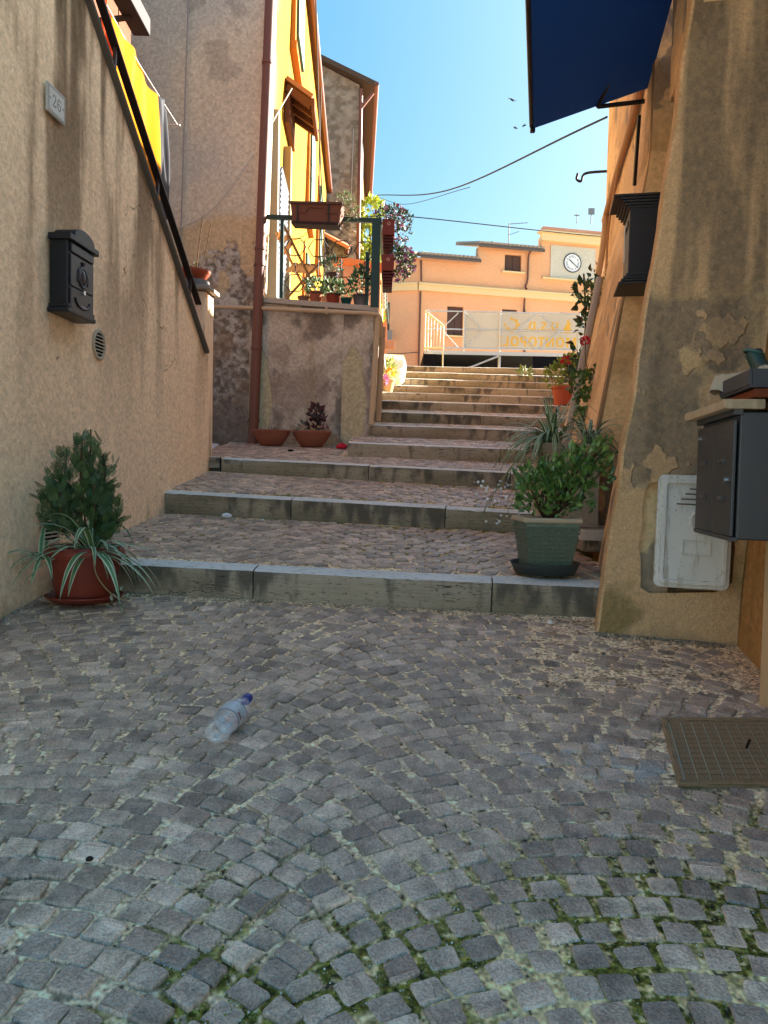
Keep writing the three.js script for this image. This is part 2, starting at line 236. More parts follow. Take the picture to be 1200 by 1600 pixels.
function slabRun(k, xl, xr, depth = 0.12, parent = stairs) {
  let x = xl; const ts = slopeOf(k), n = V(CS, 1, ts).normalize();
  while (x < xr - 0.02) {
    let xe = Math.min(xr, x + R(0.95, 1.45)); if (xr - xe < 0.35) xe = xr;
    const A = V(x, treadY(k, x, riserZ(k, x)), riserZ(k, x)), B = V(xe, treadY(k, xe, riserZ(k, xe)), riserZ(k, xe)), e = B.clone().sub(A).normalize(), f = e.clone().cross(n).normalize();
    const g = slabGeo(A.distanceTo(B) - 0.006, ST[k - 1][2] + 0.07, depth); g.applyMatrix4(new THREE.Matrix4().makeBasis(e, n, f)); const m = A.add(B).multiplyScalar(0.5); g.translate(m.x, m.y + R(0.002), m.z);
    mesh('step_slab', g, travMat, parent); x = xe;
  }
}
{
  rnd = mulberry(23);
  const XL = [-1.6, -1.56, -1.30, -0.33, -0.16, -0.12, -0.12, -0.11, -0.07, 0.2, 0.25, 0.22], XR = [1.12, 1.5, 1.75, 1.95, 2.25, 2.7, 3.0, 3.4, 3.8, 4.2, 4.5, 4.9];
  for (let k = 1; k <= 12; k++) slabRun(k, XL[k - 1], XR[k - 1], k === 1 ? 0.125 : 0.1);
  let all = [];
  for (let k = 1; k <= 12; k++) {
    const xl = k === 3 ? -1.62 : XL[k - 1], xr = XR[k - 1], b = x => riserZ(k, x) - 0.09, f = k < 12 ? (x => riserZ(k + 1, x) - 0.03) : (() => -17.5);
    mesh('tread_bed', sheet(k, xl, xr, b, f, 0.006, 16, 10), mortarMat, stairs);
    if (k === 3) mesh('tread_bed', sheet(3, -1.62, -0.2, x => riserZ(4, x) + 0.02, () => -8.15, 0.008, 12, 8), mortarMat, stairs);
    if (k > 8) continue;
    const ins = (x, z) => x > xl + 0.03 && x < xr - 0.03 && z < riserZ(k, x) - (k === 1 ? 0.17 : 0.15) && (z > riserZ(k + 1, x) + 0.045 || (k === 3 && x < -0.4 && z > -8.0));
    const A = arcs(k, -0.2 + k * 0.3, 1.2, [ST[k - 1][0] + 0.6, (k === 3 ? -8.2 : ST[k][0] - 0.6)], 0.07, 0.074, ins);
    for (const c of A) { c.b *= 1.06; c.k = k; c.g = cobble(c.x, c.z, c.tx, c.tz, c.a * 1.04, c.b, k, R(0.003)); }
    all = all.concat(A);
  }
  all.sort((p, q) => q.z - p.z);
  for (const c of all.slice(0, 300)) mesh('cobblestone', c.g, cobbleMat, stairs);
  mesh('cobblestones', merge(all.slice(300).map(c => c.g)), cobbleMat, stairs).userData.kind = 'stuff';
  // pale slab that edges the landing on the left, with a stub of stone under it
  const g = slabGeo(1.45, 0.09, 0.14); g.rotateY(Math.PI / 2 + 0.12); g.translate(-1.56, 0, -6.95);
  const p = g.attributes.position; for (let i = 0; i < p.count; i++) p.setY(i, p.getY(i) + treadY(3, p.getX(i), p.getZ(i)) + 0.006); g.computeVertexNormals();
  mesh('edge_slab', g, travMat, stairs); mesh('edge_slab', slabGeo(0.19, 0.09, 0.2).rotateY(0.12).translate(-1.415, treadY(3, -1.4, -6.2) + 0.004, -6.13), travMat, stairs);
  mesh('threshold_stone', box(0.22, 0.12, 0.5, 1.17, treadY(1, 1.1, -4.35) + 0.06, -4.33, 0.012, 2), travMat, stairs);
}

// ---------- left: plastered stair wall, number plate, railing ----------
const LO = [-1.598, 0, -3.19], LTH = THREE.MathUtils.degToRad(86.03); // local x runs away from the camera, z faces the alley
const leftTx = paint(7, 5, 1400, 1000, (x, y) => {
  const n = fbm(x * 1.3, y * 0.8, 4, 71), f = fbm(x * 55, y * 55, 3, 73), g = vn(x * 230, y * 230, 74), st = fbm(x * 6, y * 0.7, 4, 75), m = fbm(x * 2.2, y * 1.6, 4, 76);
  let c = mx([234, 202, 166], [246, 216, 182], n);
  const u = x - 3; // distance past the reference corner
  c = mx(c, [122, 106, 80], ss(0.38, 0.58, st * 0.6 + m * 0.4) * 0.85 * ss(0.2, 1.7, u + (m - 0.5)));
  c = mx(c, [112, 106, 76], ss(0.42, 0.6, fbm(x * 3, y * 2, 4, 78)) * 0.7 * ss(1.0, 2.6, u));
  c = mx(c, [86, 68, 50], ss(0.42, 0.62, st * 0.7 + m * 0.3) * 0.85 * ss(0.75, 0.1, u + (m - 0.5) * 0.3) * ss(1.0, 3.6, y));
  c = mx(c, [216, 176, 132], ss(0.62, 0.68, fbm(x * 8, y * 2.2, 4, 79)) * 0.8 * ss(2.1, 2.4, u) * ss(1.9, 1.5, y));
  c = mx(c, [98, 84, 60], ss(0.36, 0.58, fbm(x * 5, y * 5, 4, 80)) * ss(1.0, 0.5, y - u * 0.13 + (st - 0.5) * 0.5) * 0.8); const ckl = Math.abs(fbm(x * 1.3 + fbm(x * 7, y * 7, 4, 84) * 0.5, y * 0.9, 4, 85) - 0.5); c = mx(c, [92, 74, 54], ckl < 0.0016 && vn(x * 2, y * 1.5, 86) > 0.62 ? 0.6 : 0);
  const k = 1 + (f - 0.5) * 0.2 + (g - 0.5) * 0.16; return [c[0] * k, c[1] * k, c[2] * k, f * 0.65 + g * 0.35];
}, -3, 0);
const leftMat = pmat(leftTx, 0.95, 0.005);
{
  const w = thing('stair_wall', 'ochre roughcast stair wall on the left with sloping top', 'wall', LO, LTH);
  mesh('wall', shapeWall([[0.3, -0.4], [2.87, 0.3], [2.87, 2.0], [2.76, 2.04], [0.3, 3.73]], [], 0.22), leftMat, w);
  mesh('wall', shapeWall([[-1.6, -0.6], [0.3, -0.4], [0.3, 3.745], [-0.2, 4.09], [-1.6, 4.2]], [], 0.23).translate(0, 0, 0.008), leftMat, w);
  const dk = mat(rgb(92, 86, 80), 0.85), cp = (u0, y0, u1, y1) => { const L = Math.hypot(u1 - u0, y1 - y0), g = box(L, 0.028, 0.27, 0, 0, 0, 0.006); g.rotateZ(Math.atan2(y1 - y0, u1 - u0)); return g.translate((u0 + u1) / 2, (y0 + y1) / 2, -0.1); };
  mesh('coping', cp(2.79, 2.0, 0.3, 3.752), dk, w); mesh('coping', cp(0.3, 3.765, -0.2, 4.115), dk, w);
  mesh('end_pillar', box(0.24, 2.3, 0.24, 2.93, 1.33, -0.13, 0.02, 2), leftMat, w);
  const cap = mesh('pillar_cap', box(0.3, 0.035, 0.34, 2.92, 2.5, -0.14, 0.008), mat(rgb(150, 142, 128), 0.9), w);
  const r = thing('stair_railing', 'dark flat iron handrail above the sloping stair wall', 'railing', LO, LTH);
  const im = mat(rgb(44, 36, 34), 0.55, { metalness: 0.4 }), at = u => 3.752 - (u - 0.3) * 0.7036;
  mesh('handrail', bar([-0.3, at(-0.3) + 0.21, 0.0], [2.62, at(2.62) + 0.21, 0.0], 0.045, 0.012).rotateX(0), im, r);
  for (const u of [0.45, 1.1, 1.75, 2.4]) mesh('post', bar([u, at(u) + 0.01, 0.0], [u + 0.02, at(u + 0.02) + 0.205, 0.0], 0.018), im, r);
  const pl = thing('number_plate', 'white enamel house number plate on the left wall', 'sign', [LO[0], 0, LO[2]], LTH);
  mesh('plate', box(0.165, 0.13, 0.012, 0.43, 2.752, 0.016, 0.004, 2), mat(rgb(178, 174, 164), 0.45), pl);
  const cv = document.createElement('canvas'); cv.width = 256; cv.height = 200; const x = cv.getContext('2d'); x.fillStyle = '#b2aea4'; x.fillRect(0, 0, 256, 200); x.strokeStyle = '#4a4844'; x.lineWidth = 7; x.strokeRect(10, 10, 236, 180); x.fillStyle = '#3a3836'; x.font = '120px serif'; x.textAlign = 'center'; x.fillText('26', 128, 142); x.beginPath(); x.arc(28, 100, 8, 0, 7); x.arc(228, 100, 8, 0, 7); x.fill();
  const t = new THREE.CanvasTexture(cv); t.colorSpace = THREE.SRGBColorSpace;
  mesh('numerals', new THREE.PlaneGeometry(0.155, 0.12).translate(0.43, 2.752, 0.0235), mat(new THREE.Color(1, 1, 1), 0.5, { map: t }), pl);
  const vent = (u, y, w2, h2, round, label) => {
    const o = thing('wall_vent', label, 'vent', [LO[0], 0, LO[2]], LTH), fm = mat(rgb(172, 158, 138), 0.6), bm = mat(rgb(24, 22, 22), 0.9);
    if (round) { mesh('frame', new THREE.TorusGeometry(w2, 0.008, 8, 28).scale(1, h2 / w2, 1).translate(u, y, 0.006), fm, o); mesh('backing', new THREE.CircleGeometry(w2, 28).scale(1, h2 / w2, 1).translate(u, y, 0.002), bm, o); }
    else { mesh('frame', merge([box(w2 * 2, 0.012, 0.014, u, y + h2, 0.006), box(w2 * 2, 0.012, 0.014, u, y - h2, 0.006), box(0.012, h2 * 2 - 0.014, 0.013, u - w2 + 0.006, y, 0.006), box(0.012, h2 * 2 - 0.014, 0.013, u + w2 - 0.006, y, 0.006)]), fm, o); mesh('backing', new THREE.PlaneGeometry(w2 * 2, h2 * 2).translate(u, y, 0.002), bm, o); }
    const n = 8; for (let i = 0; i < n; i++) { const yy = -h2 + (i + 0.5) / n * 2 * h2, hw = round ? w2 * Math.sqrt(Math.max(0.05, 1 - (yy / h2) ** 2)) * 0.96 : w2 - 0.014; mesh('slat', box(hw * 2, h2 * 0.09, 0.012).rotateX(0.5).translate(u, y + yy, 0.007), fm, o); }
  };
  vent(0.92, 1.735, 0.066, 0.073, true, 'round louvred vent below the black mailbox on the left wall');
  vent(0.41, 0.80, 0.08, 0.075, false, 'square louvred vent low on the wall behind the conifer, nearer one');
  vent(1.0, 0.9, 0.08, 0.075, false, 'square louvred vent low on the wall behind the conifer, farther one');
}
// left house behind the stair wall
{
  const h = thing('pink_house', 'pinkish plastered house behind the stair wall at top left', 'house'), pm = pmat(paint(4, 4, 256, 256, rough([104, 70, 54], 0.25, 91)), 0.95);
  mesh('wall', panel([[-2.42, 0, -1.8], [-2.3, 0, -6.9], [-2.3, 6.5, -6.9], [-2.42, 6.5, -1.8]], 0.3), pm, h);
  mesh('wall', panel([[-2.3, 0, -6.9], [-5, 0, -6.9], [-5, 6.5, -6.9], [-2.3, 6.5, -6.9]], 0.3), pm, h);
  mesh('roof', panel([[-2.25, 6.45, -1.6], [-2.15, 6.45, -7.1], [-5.5, 7.6, -7.1], [-5.5, 7.6, -1.6]], 0.15), mat(rgb(150, 96, 70), 0.9), h);
  const b = thing('balcony_box', 'dark wooden flower box jutting from the pink house at top left', 'flower box');
  const dm = mat(rgb(46, 42, 42), 0.7);
  mesh('box', box(0.13, 0.13, 1.7, -1.9, 4.42, -5.1, 0.008), dm, b); mesh('bracket', bar([-2.3, 4.3, -5.7], [-1.9, 4.35, -5.7], 0.03), dm, b); mesh('bracket', bar([-2.3, 4.3, -4.6], [-1.9, 4.35, -4.6], 0.03), dm, b);
}
{ // laundry
  const line = (pts) => tube(pts, 0.004, 5, 12);
  const rk = thing('clothes_line', 'white wire clothes line along the stair behind the wall', 'clothes line'); const wm = mat(rgb(196, 190, 178), 0.6);
  mesh('wire', line([[-1.72, 3.86, -4.6], [-1.72, 3.83, -5.3], [-1.72, 3.86, -6.3]]), wm, rk); mesh('arm', rod([-2.3, 3.88, -4.6], [-1.7, 3.87, -4.6], 0.008), wm, rk); mesh('arm', rod([-2.25, 3.86, -6.3], [-1.7, 3.86, -6.3], 0.008), wm, rk);
  const cloth = (name, label, z0, z1, y, len, col, fold, stripe) => {
    const g = new THREE.PlaneGeometry(Math.abs(z1 - z0), len, 36, 24), p = g.attributes.position, s = [];
    for (let i = 0; i < p.count; i++) { const u = p.getX(i) / Math.abs(z1 - z0) + 0.5, v = 0.5 - p.getY(i) / len; const z = z0 + (z1 - z0) * u; p.setXYZ(i, -1.72 + fold * Math.sin(u * 21 + Math.sin(v * 3) * 0.6) * (0.35 + v) + 0.02 * Math.sin(u * 6 + v * 4), y - v * len - 0.02 * Math.sin(u * Math.PI * 3) * (1 - v), z); }
    g.computeVertexNormals(); return solo(name, label, 'cloth', g, new THREE.MeshPhysicalMaterial({ color: col, roughness: 0.95, specularIntensity: 0.1, side: THREE.DoubleSide, transmission: 0.35, thickness: 0 }));
  };
  cloth('hanging_cloth', 'bright yellow orange sheet hanging behind the stair railing', -4.8, -5.76, 3.835, 1.05, rgb(184, 116, 8), 0.02);
  cloth('hanging_cloth', 'deep orange cloth hanging beside the yellow sheet', -4.6, -4.79, 3.845, 0.95, rgb(150, 50, 6), 0.016);
  cloth('hanging_cloth', 'pale grey white cloth hanging at the far end of the line', -5.79, -5.98, 3.845, 0.85, rgb(92, 94, 98), 0.016);
}
// ---------- yellow house with terrace ----------
const gabTx = paint(5, 9, 1000, 1800, (x, y) => {
  const n = fbm(x * 1.2, y * 1.2, 4, 101), f = fbm(x * 42, y * 42, 3, 103), g = vn(x * 200, y * 200, 104), b = fbm(x * 2.3, y * 2.3, 5, 105);
  let c = mx([196, 180, 156], [216, 200, 174], n); c = mx(c, [184, 177, 164], ss(0.45, 0.7, fbm(x * 0.9 + 3, y * 0.6, 4, 106)) * 0.8); let h = 0.75 + f * 0.2 + g * 0.1;
  const edge = y - 3.25 + (b - 0.5) * 1.5; // below: plaster fallen off, rubble bared
  const och = ss(0.35, 0.25, Math.abs(y - 3.35) + (n - 0.5) * 0.5); c = mx(c, [196, 158, 104], och * 0.45);
  const bare = ss(0.02, -0.04, edge) * ss(0.3, 0.36, b);
  if (bare > 0) { const r1 = fbm(x * 11, y * 13, 3, 108), r2 = fbm(x * 24 + 7, y * 26, 3, 109), r3 = fbm(x * 5 + 2, y * 6, 3, 110); let s = mx([140, 128, 114], [182, 170, 154], ss(0.35, 0.65, r1)); s = mx(s, [206, 200, 190], ss(0.58, 0.7, r2) * 0.45); s = mx(s, [92, 82, 72], ss(0.44, 0.34, r2) * 0.6); s = mx(s, [150, 122, 94], ss(0.55, 0.68, r3) * 0.5); c = mx(c, s, bare); h = h * (1 - bare) + bare * (0.1 + ss(0.3, 0.7, r1) * 0.35 + r2 * 0.35); }
  c = mx(c, [112, 104, 96], ss(0.5, 0.0, y - 1.75 + (n - 0.5) * 0.6) * 0.75);
  c = mx(c, [110, 100, 90], ss(0.66, 0.74, b) * 0.25); const k = 1 + (f - 0.5) * 0.24 + (g - 0.5) * 0.14; return [c[0] * k, c[1] * k, c[2] * k, h];
});
const yelTx = paint(12.5, 8.6, 1000, 688, (x, y) => {
  const n = fbm(x * 1.5, y * 0.5, 4, 111), st = fbm(x * 7, y * 0.5, 4, 112), f = vn(x * 70, y * 70, 113);
  let c = mx([158, 116, 34], [168, 128, 46], n); c = mx(c, [138, 96, 30], ss(0.55, 0.75, st) * 0.5); c = mx(c, [150, 134, 108], ss(0.5, 0.56, fbm(x * 3, y * 3, 4, 114)) * ss(0.9, 0.2, x) * 0.8); const cr = Math.abs(fbm(x * 1.2, y * 0.6, 4, 115) - 0.5) < 0.006 ? 0.6 : 0; c = mx(c, [120, 92, 60], cr);
  const k = 1 + (f - 0.5) * 0.08; return [c[0] * k, c[1] * k, c[2] * k, 0.5 + f * 0.3 - cr * 0.4];
});
const terrTx = paint(2.6, 2.6, 900, 900, (x, v) => { const y = v + 0.8;
  const n = fbm(x * 2, y * 2, 4, 121), st = fbm(x * 5, y * 0.9, 4, 122), f = fbm(x * 45, y * 45, 3, 123), g = vn(x * 220, y * 220, 124), b = fbm(x * 4, y * 3, 4, 125);
  let c = mx([180, 168, 150], [206, 194, 174], n); c = mx(c, [166, 150, 122], ss(0.5, 0.72, st) * 0.65); c = mx(c, [106, 98, 90], ss(0.5, 0.68, b) * 0.75); c = mx(c, [136, 118, 102], ss(0.55, 0.7, fbm(x * 3 + 8, y * 3, 3, 126)) * 0.4); let h = 0.7 + f * 0.25;
  const hole = Math.min(Math.hypot((x - 0.12) * 3.2, y - 1.85) - 0.42 + (b - 0.5) * 0.5, Math.hypot((x - 0.1) * 2.6, y - 1.55) - 0.35 + (b - 0.5) * 0.5);
  const e1 = ss(0.015, -0.015, hole); c = mx(c, [186, 174, 140], e1); h -= e1 * 0.35;
  const e2 = ss(0.02, -0.02, Math.min(y - 1.56 + (1.2 - x) * 0.1 + (b - 0.5) * 0.5, 0.22 * 1 - (x - 1.02) * 1 + (b - 0.5) * 0.4 + ss(1.9, 2.3, y))); const sn = vn(x * 26, y * 26, 127); c = mx(c, mx([146, 126, 100], [178, 158, 130], sn), e2); h -= e2 * (0.35 - 0.2 * sn);
  const k = 1 + (f - 0.5) * 0.28 + (g - 0.5) * 0.12; return [c[0] * k, c[1] * k, c[2] * k, h];
});
const brown = mat(rgb(112, 66, 48), 0.55), cream = mat(rgb(196, 170, 136), 0.7);
{
  const h = thing('yellow_house', 'tall house with yellow street front and bare grey pink gable', 'house');
  const A = [-1.40, -8.0], B = [-1.84, -20.2], T = 8.6, s = 0.19, gl = [-4.9, -8.42];
  mesh('gable_wall', panel([[gl[0], 0, gl[1]], [A[0], 0, A[1]], [A[0] + s, T, A[1]], [gl[0] + s, T, gl[1]]], 0.3), pmat(gabTx, 0.95, 0.02), h);
  mesh('street_wall', panel([[A[0] - 0.012, 0, A[1] - 0.31], [B[0], 0, B[1]], [B[0] + s, T, B[1]], [A[0] + s - 0.012, T, A[1] - 0.31]], 0.25), pmat(yelTx, 0.9, 0.004), h);
  mesh('back_wall', panel([[B[0], 0, B[1]], [-6, 0, -20.4], [-6, T, -20.4], [B[0] + s, T, B[1]]], 0.2), pmat(yelTx, 0.9, 0.004), h);
  const rf = mesh('roof', panel([[A[0] + s + 0.1, T - 0.06, -7.85], [B[0] + s + 0.1, T - 0.06, -20.4], [-6, 10.2, -20.4], [-6, 10.2, -7.85]], 0.1), mat(rgb(96, 70, 58), 0.9), h);
  mesh('gutter', rod([A[0] + s + 0.1, T - 0.14, -7.85], [B[0] + s + 0.1, T - 0.14, -20.3], 0.05), brown, h);
  // corner downpipe with collars, cream strip beside it
  const dp = mesh('downpipe', merge([rod([-1.36, 1.36, -7.9], [-1.17, 8.5, -7.9], 0.052, 14)]), brown, h);
  for (const y of [1.62, 2.36, 3.2, 3.36, 5.2, 6.9]) mesh('collar', cyl(0.06, 0.06, 0.03, 14, -1.36 + (y - 1.36) * 0.0266, y, -7.9), brown, dp);
  const fx = d => -1.4 - 0.036 * (d - 8), lean = y => s * y / T, put = (g, d, y, out) => g.rotateY(Math.PI / 2 + 0.036).translate(fx(d) + lean(y) + out, y, -d);
  // louvred grey door shutter near the corner
  const gs = mat(rgb(112, 116, 122), 0.86), jb = mat(rgb(140, 122, 92), 0.85);
  const sh = mesh('door_shutter', put(box(0.95, 1.75, 0.05, 0, 0, 0), 9.3, 3.75, 0.05), gs, h); for (let i = 0; i < 26; i++) mesh('louvre', put(box(0.84, 0.042, 0.02).rotateX(0.5), 9.3, 2.95 + i * 0.064, 0.085), gs, sh);
  mesh('door_jamb', put(box(0.16, 2.2, 0.12), 8.62, 3.95, 0.04), mat(rgb(126, 120, 112), 0.9), h); mesh('door_jamb', put(box(0.2, 2.4, 0.14), 9.93, 4.0, 0.05), jb, h);
  // small lean-to canopy of tiles on beams
  const wood = mat(rgb(96, 62, 44), 0.85), cn = mesh('door_canopy', panel([[-1.3, 6.0, -9.7], [-0.97, 5.78, -9.7], [-1.0, 5.78, -10.6], [-1.34, 6.0, -10.6]], 0.05), mat(rgb(150, 104, 78), 0.9), h);
  for (const d of [9.76, 10.0, 10.27, 10.54]) mesh('beam', bar([-1.32, 5.88, -d], [-1.0, 5.67, -d], 0.06, 0.09), wood, cn);
  mesh('fascia', bar([-0.98, 5.66, -9.7], [-1.01, 5.66, -10.6], 0.04, 0.14), wood, cn); mesh('wall_plate', bar([-1.3, 5.62, -9.72], [-1.33, 5.62, -10.58], 0.06, 0.36), wood, cn);
  // windows with green shutters and ochre surrounds
  const gr = mat(rgb(30, 78, 62), 0.6), oc = mat(rgb(158, 98, 44), 0.85), dark = mat(rgb(36, 36, 40), 0.3);
  for (const [d, y, hh] of [[10.75, 7.55, 1.5], [14.1, 6.55, 1.5], [14.1, 4.2, 1.6], [17.3, 6.6, 1.5]]) {
    const wn = mesh('window', put(box(0.95, hh, 0.06), d, y, 0.0), dark, h); mesh('surround', put(merge([box(0.14, hh + 0.28, 0.06, -0.55, 0, 0), box(0.14, hh + 0.28, 0.06, 0.55, 0, 0), box(0.95, 0.14, 0.05, 0, hh / 2 + 0.07, 0), box(1.26, 0.1, 0.1, 0, -hh / 2 - 0.19, 0)]), d, y, 0.02), oc, wn);
    for (const e of [-1, 1]) { const st = mesh('shutter', put(box(0.46, hh - 0.04, 0.04, e * 0.24, 0, 0), d, y, 0.065), gr, wn); }
  }
  // cables and an iron hook on the front
  const ck = mat(rgb(60, 54, 50), 0.8); mesh('cable', tube([[-1.15, 8.2, -11.5], [-1.2, 6.8, -13], [-1.25, 5.9, -14.6], [-1.35, 5.0, -17]], 0.012, 5), ck, h); mesh('cable', tube([[-1.2, 7.6, -13.2], [-1.27, 6.3, -13.9], [-1.3, 5.2, -15.4]], 0.012, 5), ck, h);
  mesh('wire', tube([[-2.02, 8.4, -8.02], [-2.1, 5.6, -8.03], [-2.16, 3.3, -8.05]], 0.008, 5), mat(rgb(150, 146, 142), 0.7), h); mesh('wire', tube([[-2.3, 3.55, -8.06], [-1.85, 3.75, -8.0], [-1.45, 4.25, -7.97], [-1.1, 5.3, -8.6]], 0.006, 5), mat(rgb(186, 178, 166), 0.7), h);
}
// terrace wall, slab and pipes
{
  const t = thing('terrace', 'raised terrace with mottled grey retaining wall beside the stairs', 'terrace');
  const L = [-1.42, -7.985], Rr = [-0.165, -7.835];
  mesh('retaining_wall', panel([[L[0], 0.8, L[1]], [Rr[0], 0.8, Rr[1]], [Rr[0] + 0.02, 2.74, Rr[1]], [L[0], 2.84, L[1]]], 0.3, 24, 36, 0.008), pmat(terrTx, 0.95, 0.02), t);
  mesh('retaining_wall', panel([[Rr[0], 0.8, Rr[1]], [-0.05, 1.2, -13.4], [-0.03, 2.74, -13.4], [Rr[0] + 0.02, 2.74, Rr[1]]], 0.3), pmat(terrTx, 0.95, 0.02), t);
  const sl = [[-1.34, 2.84, -7.93], [-0.10, 2.735, -7.78], [0.02, 2.735, -13.5], [-1.45, 2.84, -13.5]];
  mesh('terrace_slab', panel([[sl[0][0], sl[0][1], sl[0][2]], [sl[1][0], sl[1][1], sl[1][2]], [sl[2][0], sl[2][1], sl[2][2]], [sl[3][0], sl[3][1], sl[3][2]]], 0.05).translate(0, 0.045, 0), mat(rgb(176, 166, 150), 0.85), t);
  const hp = mesh('cream_pipe', tube([[-1.9, 2.785, -7.97], [-1.2, 2.755, -7.88], [-0.4, 2.715, -7.79], [-0.13, 2.7, -7.76], [-0.075, 2.66, -7.78], [-0.07, 2.5, -7.9]], 0.022, 8, 40), cream, t);
  mesh('clamp', box(0.02, 0.07, 0.03, -0.62, 2.73, -7.81), cream, hp);
  mesh('cream_pipe', rod([-0.15, 1.6, -7.8], [-0.1, 2.68, -7.8], 0.026), cream, t); mesh('cream_pipe', rod([-0.08, 1.64, -7.88], [-0.05, 2.6, -7.92], 0.03), mat(rgb(178, 146, 112), 0.7), t);
}
// grey house farther up
{
  const h = thing('grey_house', 'grey stone gabled house beyond the yellow one', 'house');
  const gt = paint(4, 8, 512, 1024, (x, y) => { const n = fbm(x * 2, y * 2, 4, 131), f = fbm(x * 7, y * 8, 4, 132), b = fbm(x * 1.5 + 4, y * 1.5, 3, 133); let c = mx([112, 110, 104], [150, 147, 139], n); c = mx(c, [184, 180, 170], ss(0.56, 0.64, f) * 0.7); c = mx(c, [70, 67, 62], ss(0.46, 0.38, f) * 0.75); c = mx(c, [150, 128, 106], ss(4.2, 3.2, y + (b - 0.5) * 2) * 0.6); return [...c, f]; });
  const gm = pmat(gt, 0.95, 0.03), om = mat(rgb(140, 100, 66), 0.9), z = -20.6;
  mesh('gable_wall', new THREE.ExtrudeGeometry(new THREE.Shape([[-4, 2], [-0.87, 2], [-0.87, 11.35], [-2.1, 11.95], [-4, 12.7]].map(p => new THREE.Vector2(...p))), { depth: 0.3, bevelEnabled: false }).translate(0, 0, z - 0.3), gm, h);
  mesh('street_wall', panel([[-0.875, 2, z - 0.31], [-0.95, 2, -29], [-0.95, 11.3, -29], [-0.875, 11.3, z - 0.31]], 0.25), om, h);
  const rf = mesh('roof', panel([[-0.42, 11.32, z + 0.25], [-0.75, 11.32, -29], [-4, 12.95, -29], [-4, 12.95, z + 0.25]], 0.12), mat(rgb(84, 70, 60), 0.9), h); mesh('gutter', rod([-0.42, 11.28, z + 0.2], [-0.75, 11.28, -29], 0.07), brown, rf);
  mesh('downpipe', rod([-0.82, 3, z + 0.08], [-0.82, 11.2, z + 0.08], 0.05), brown, h); mesh('downpipe', bar([-0.82, 10.7, z + 0.08], [-0.5, 11.1, z + 0.1], 0.07), brown, h);
  const wn = mesh('window', box(0.06, 2.6, 0.7, -0.84, 9.2, -22.5), mat(rgb(70, 60, 52), 0.6), h);
  const cn = mesh('tile_canopy', panel([[-2.0, 7.4, z + 0.9], [-1.0, 6.9, z + 0.9], [-1.0, 7.2, z], [-2.0, 7.7, z]], 0.08), mat(rgb(170, 112, 84), 0.9), h); mesh('beam', bar([-1.1, 6.8, z + 0.8], [-1.1, 7.0, z], 0.1), mat(rgb(80, 54, 42), 0.9), cn); mesh('beam', bar([-1.7, 7.1, z + 0.8], [-1.7, 7.3, z], 0.1), mat(rgb(80, 54, 42), 0.9), cn);
  mesh('wire', tube([[-1.0, 10.2, z + 0.03], [-1.03, 8, z + 0.03], [-1.0, 7.6, z + 0.04], [-0.86, 7.5, z + 0.04]], 0.012, 5), mat(rgb(176, 170, 160), 0.8), h);
}

// ---------- right side ----------
const rw = d => 0.60 + 0.203 * d; // alley face of the right house, by distance
const pierTx = paint(1.6, 6, 900, 2048, (x, y) => {
  const n = fbm(x * 2.2, y * 1.6, 4, 141), st = fbm(x * 9, y * 0.8, 4, 142), f = fbm(x * 50, y * 50, 3, 143), g = vn(x * 230, y * 230, 144), b = fbm(x * 3.2, y * 3.2, 5, 145);
  let c = mx([192, 152, 110], [214, 176, 132], n), h = 0.72 + f * 0.22 + g * 0.1;
  c = mx(c, [120, 104, 84], ss(0.4, 0.62, st) * 0.8 * ss(1.2, 2.2, y + (n - 0.5))); c = mx(c, [108, 88, 66], ss(0.5, 0.75, fbm(x * 3, y * 1.2, 4, 150)) * 0.6 * ss(1.8, 2.8, y));
  const cx = x - 0.14; // render flaked away, dark undercoat bared
  const d = Math.max(Math.abs(y - 1.42) - 0.36, (cx - 0.36) * 0.7) + (b - 0.5) * 0.42, e = ss(0.03, -0.03, d), isl = ss(0.6, 0.64, fbm(x * 9, y * 7, 4, 146));
  const ub = mx([132, 112, 90], [162, 140, 114], fbm(x * 7, y * 4, 4, 147)); c = mx(c, mx(ub, [114, 98, 80], ss(0.5, 0.7, st) * 0.7), e * (1 - isl * 0.8)); h -= e * (1 - isl) * 0.42;
  const rim = ss(0.03, 0.0, Math.abs(d)); c = mx(c, [196, 170, 120], rim * 0.35);
  c = mx(c, [106, 92, 52], ss(0.48, 0.66, fbm(x * 3 + 2, y * 4, 4, 148)) * 0.65 * ss(1.3, 0.3, y)); c = mx(c, [74, 64, 50], ss(0.56, 0.66, fbm(x * 8, y * 6, 4, 149)) * 0.5 * ss(0.6, 0.1, y)); c = mx(c, [150, 120, 84], ss(0.5, 0.62, f) * 0.25);
  const k = 1 + (f - 0.5) * 0.24 + (g - 0.5) * 0.16; return [c[0] * k, c[1] * k, c[2] * k, h];
}, 0, -0.1);
const pierMat = pmat(pierTx, 0.95, 0.014);
const orTx = paint(4, 5, 800, 1000, (x, y) => { const n = fbm(x * 0.9, y * 1.6, 4, 161), st = fbm(x * 1.2, y * 3.2, 4, 162), f = fbm(x * 50, y * 50, 3, 163), g = vn(x * 220, y * 220, 164); let c = mx([222, 182, 132], [236, 200, 150], n); c = mx(c, [180, 140, 96], ss(0.45, 0.7, st) * 0.5); c = mx(c, [150, 132, 112], ss(0.62, 0.67, fbm(x * 5, y * 4, 4, 165)) * 0.8 * ss(2.4, 1.8, y)); const k = 1 + (f - 0.5) * 0.18 + (g - 0.5) * 0.12; return [c[0] * k, c[1] * k, c[2] * k, 0.4 + f * 0.4]; });
const orMat = pmat(orTx, 0.93, 0.008);
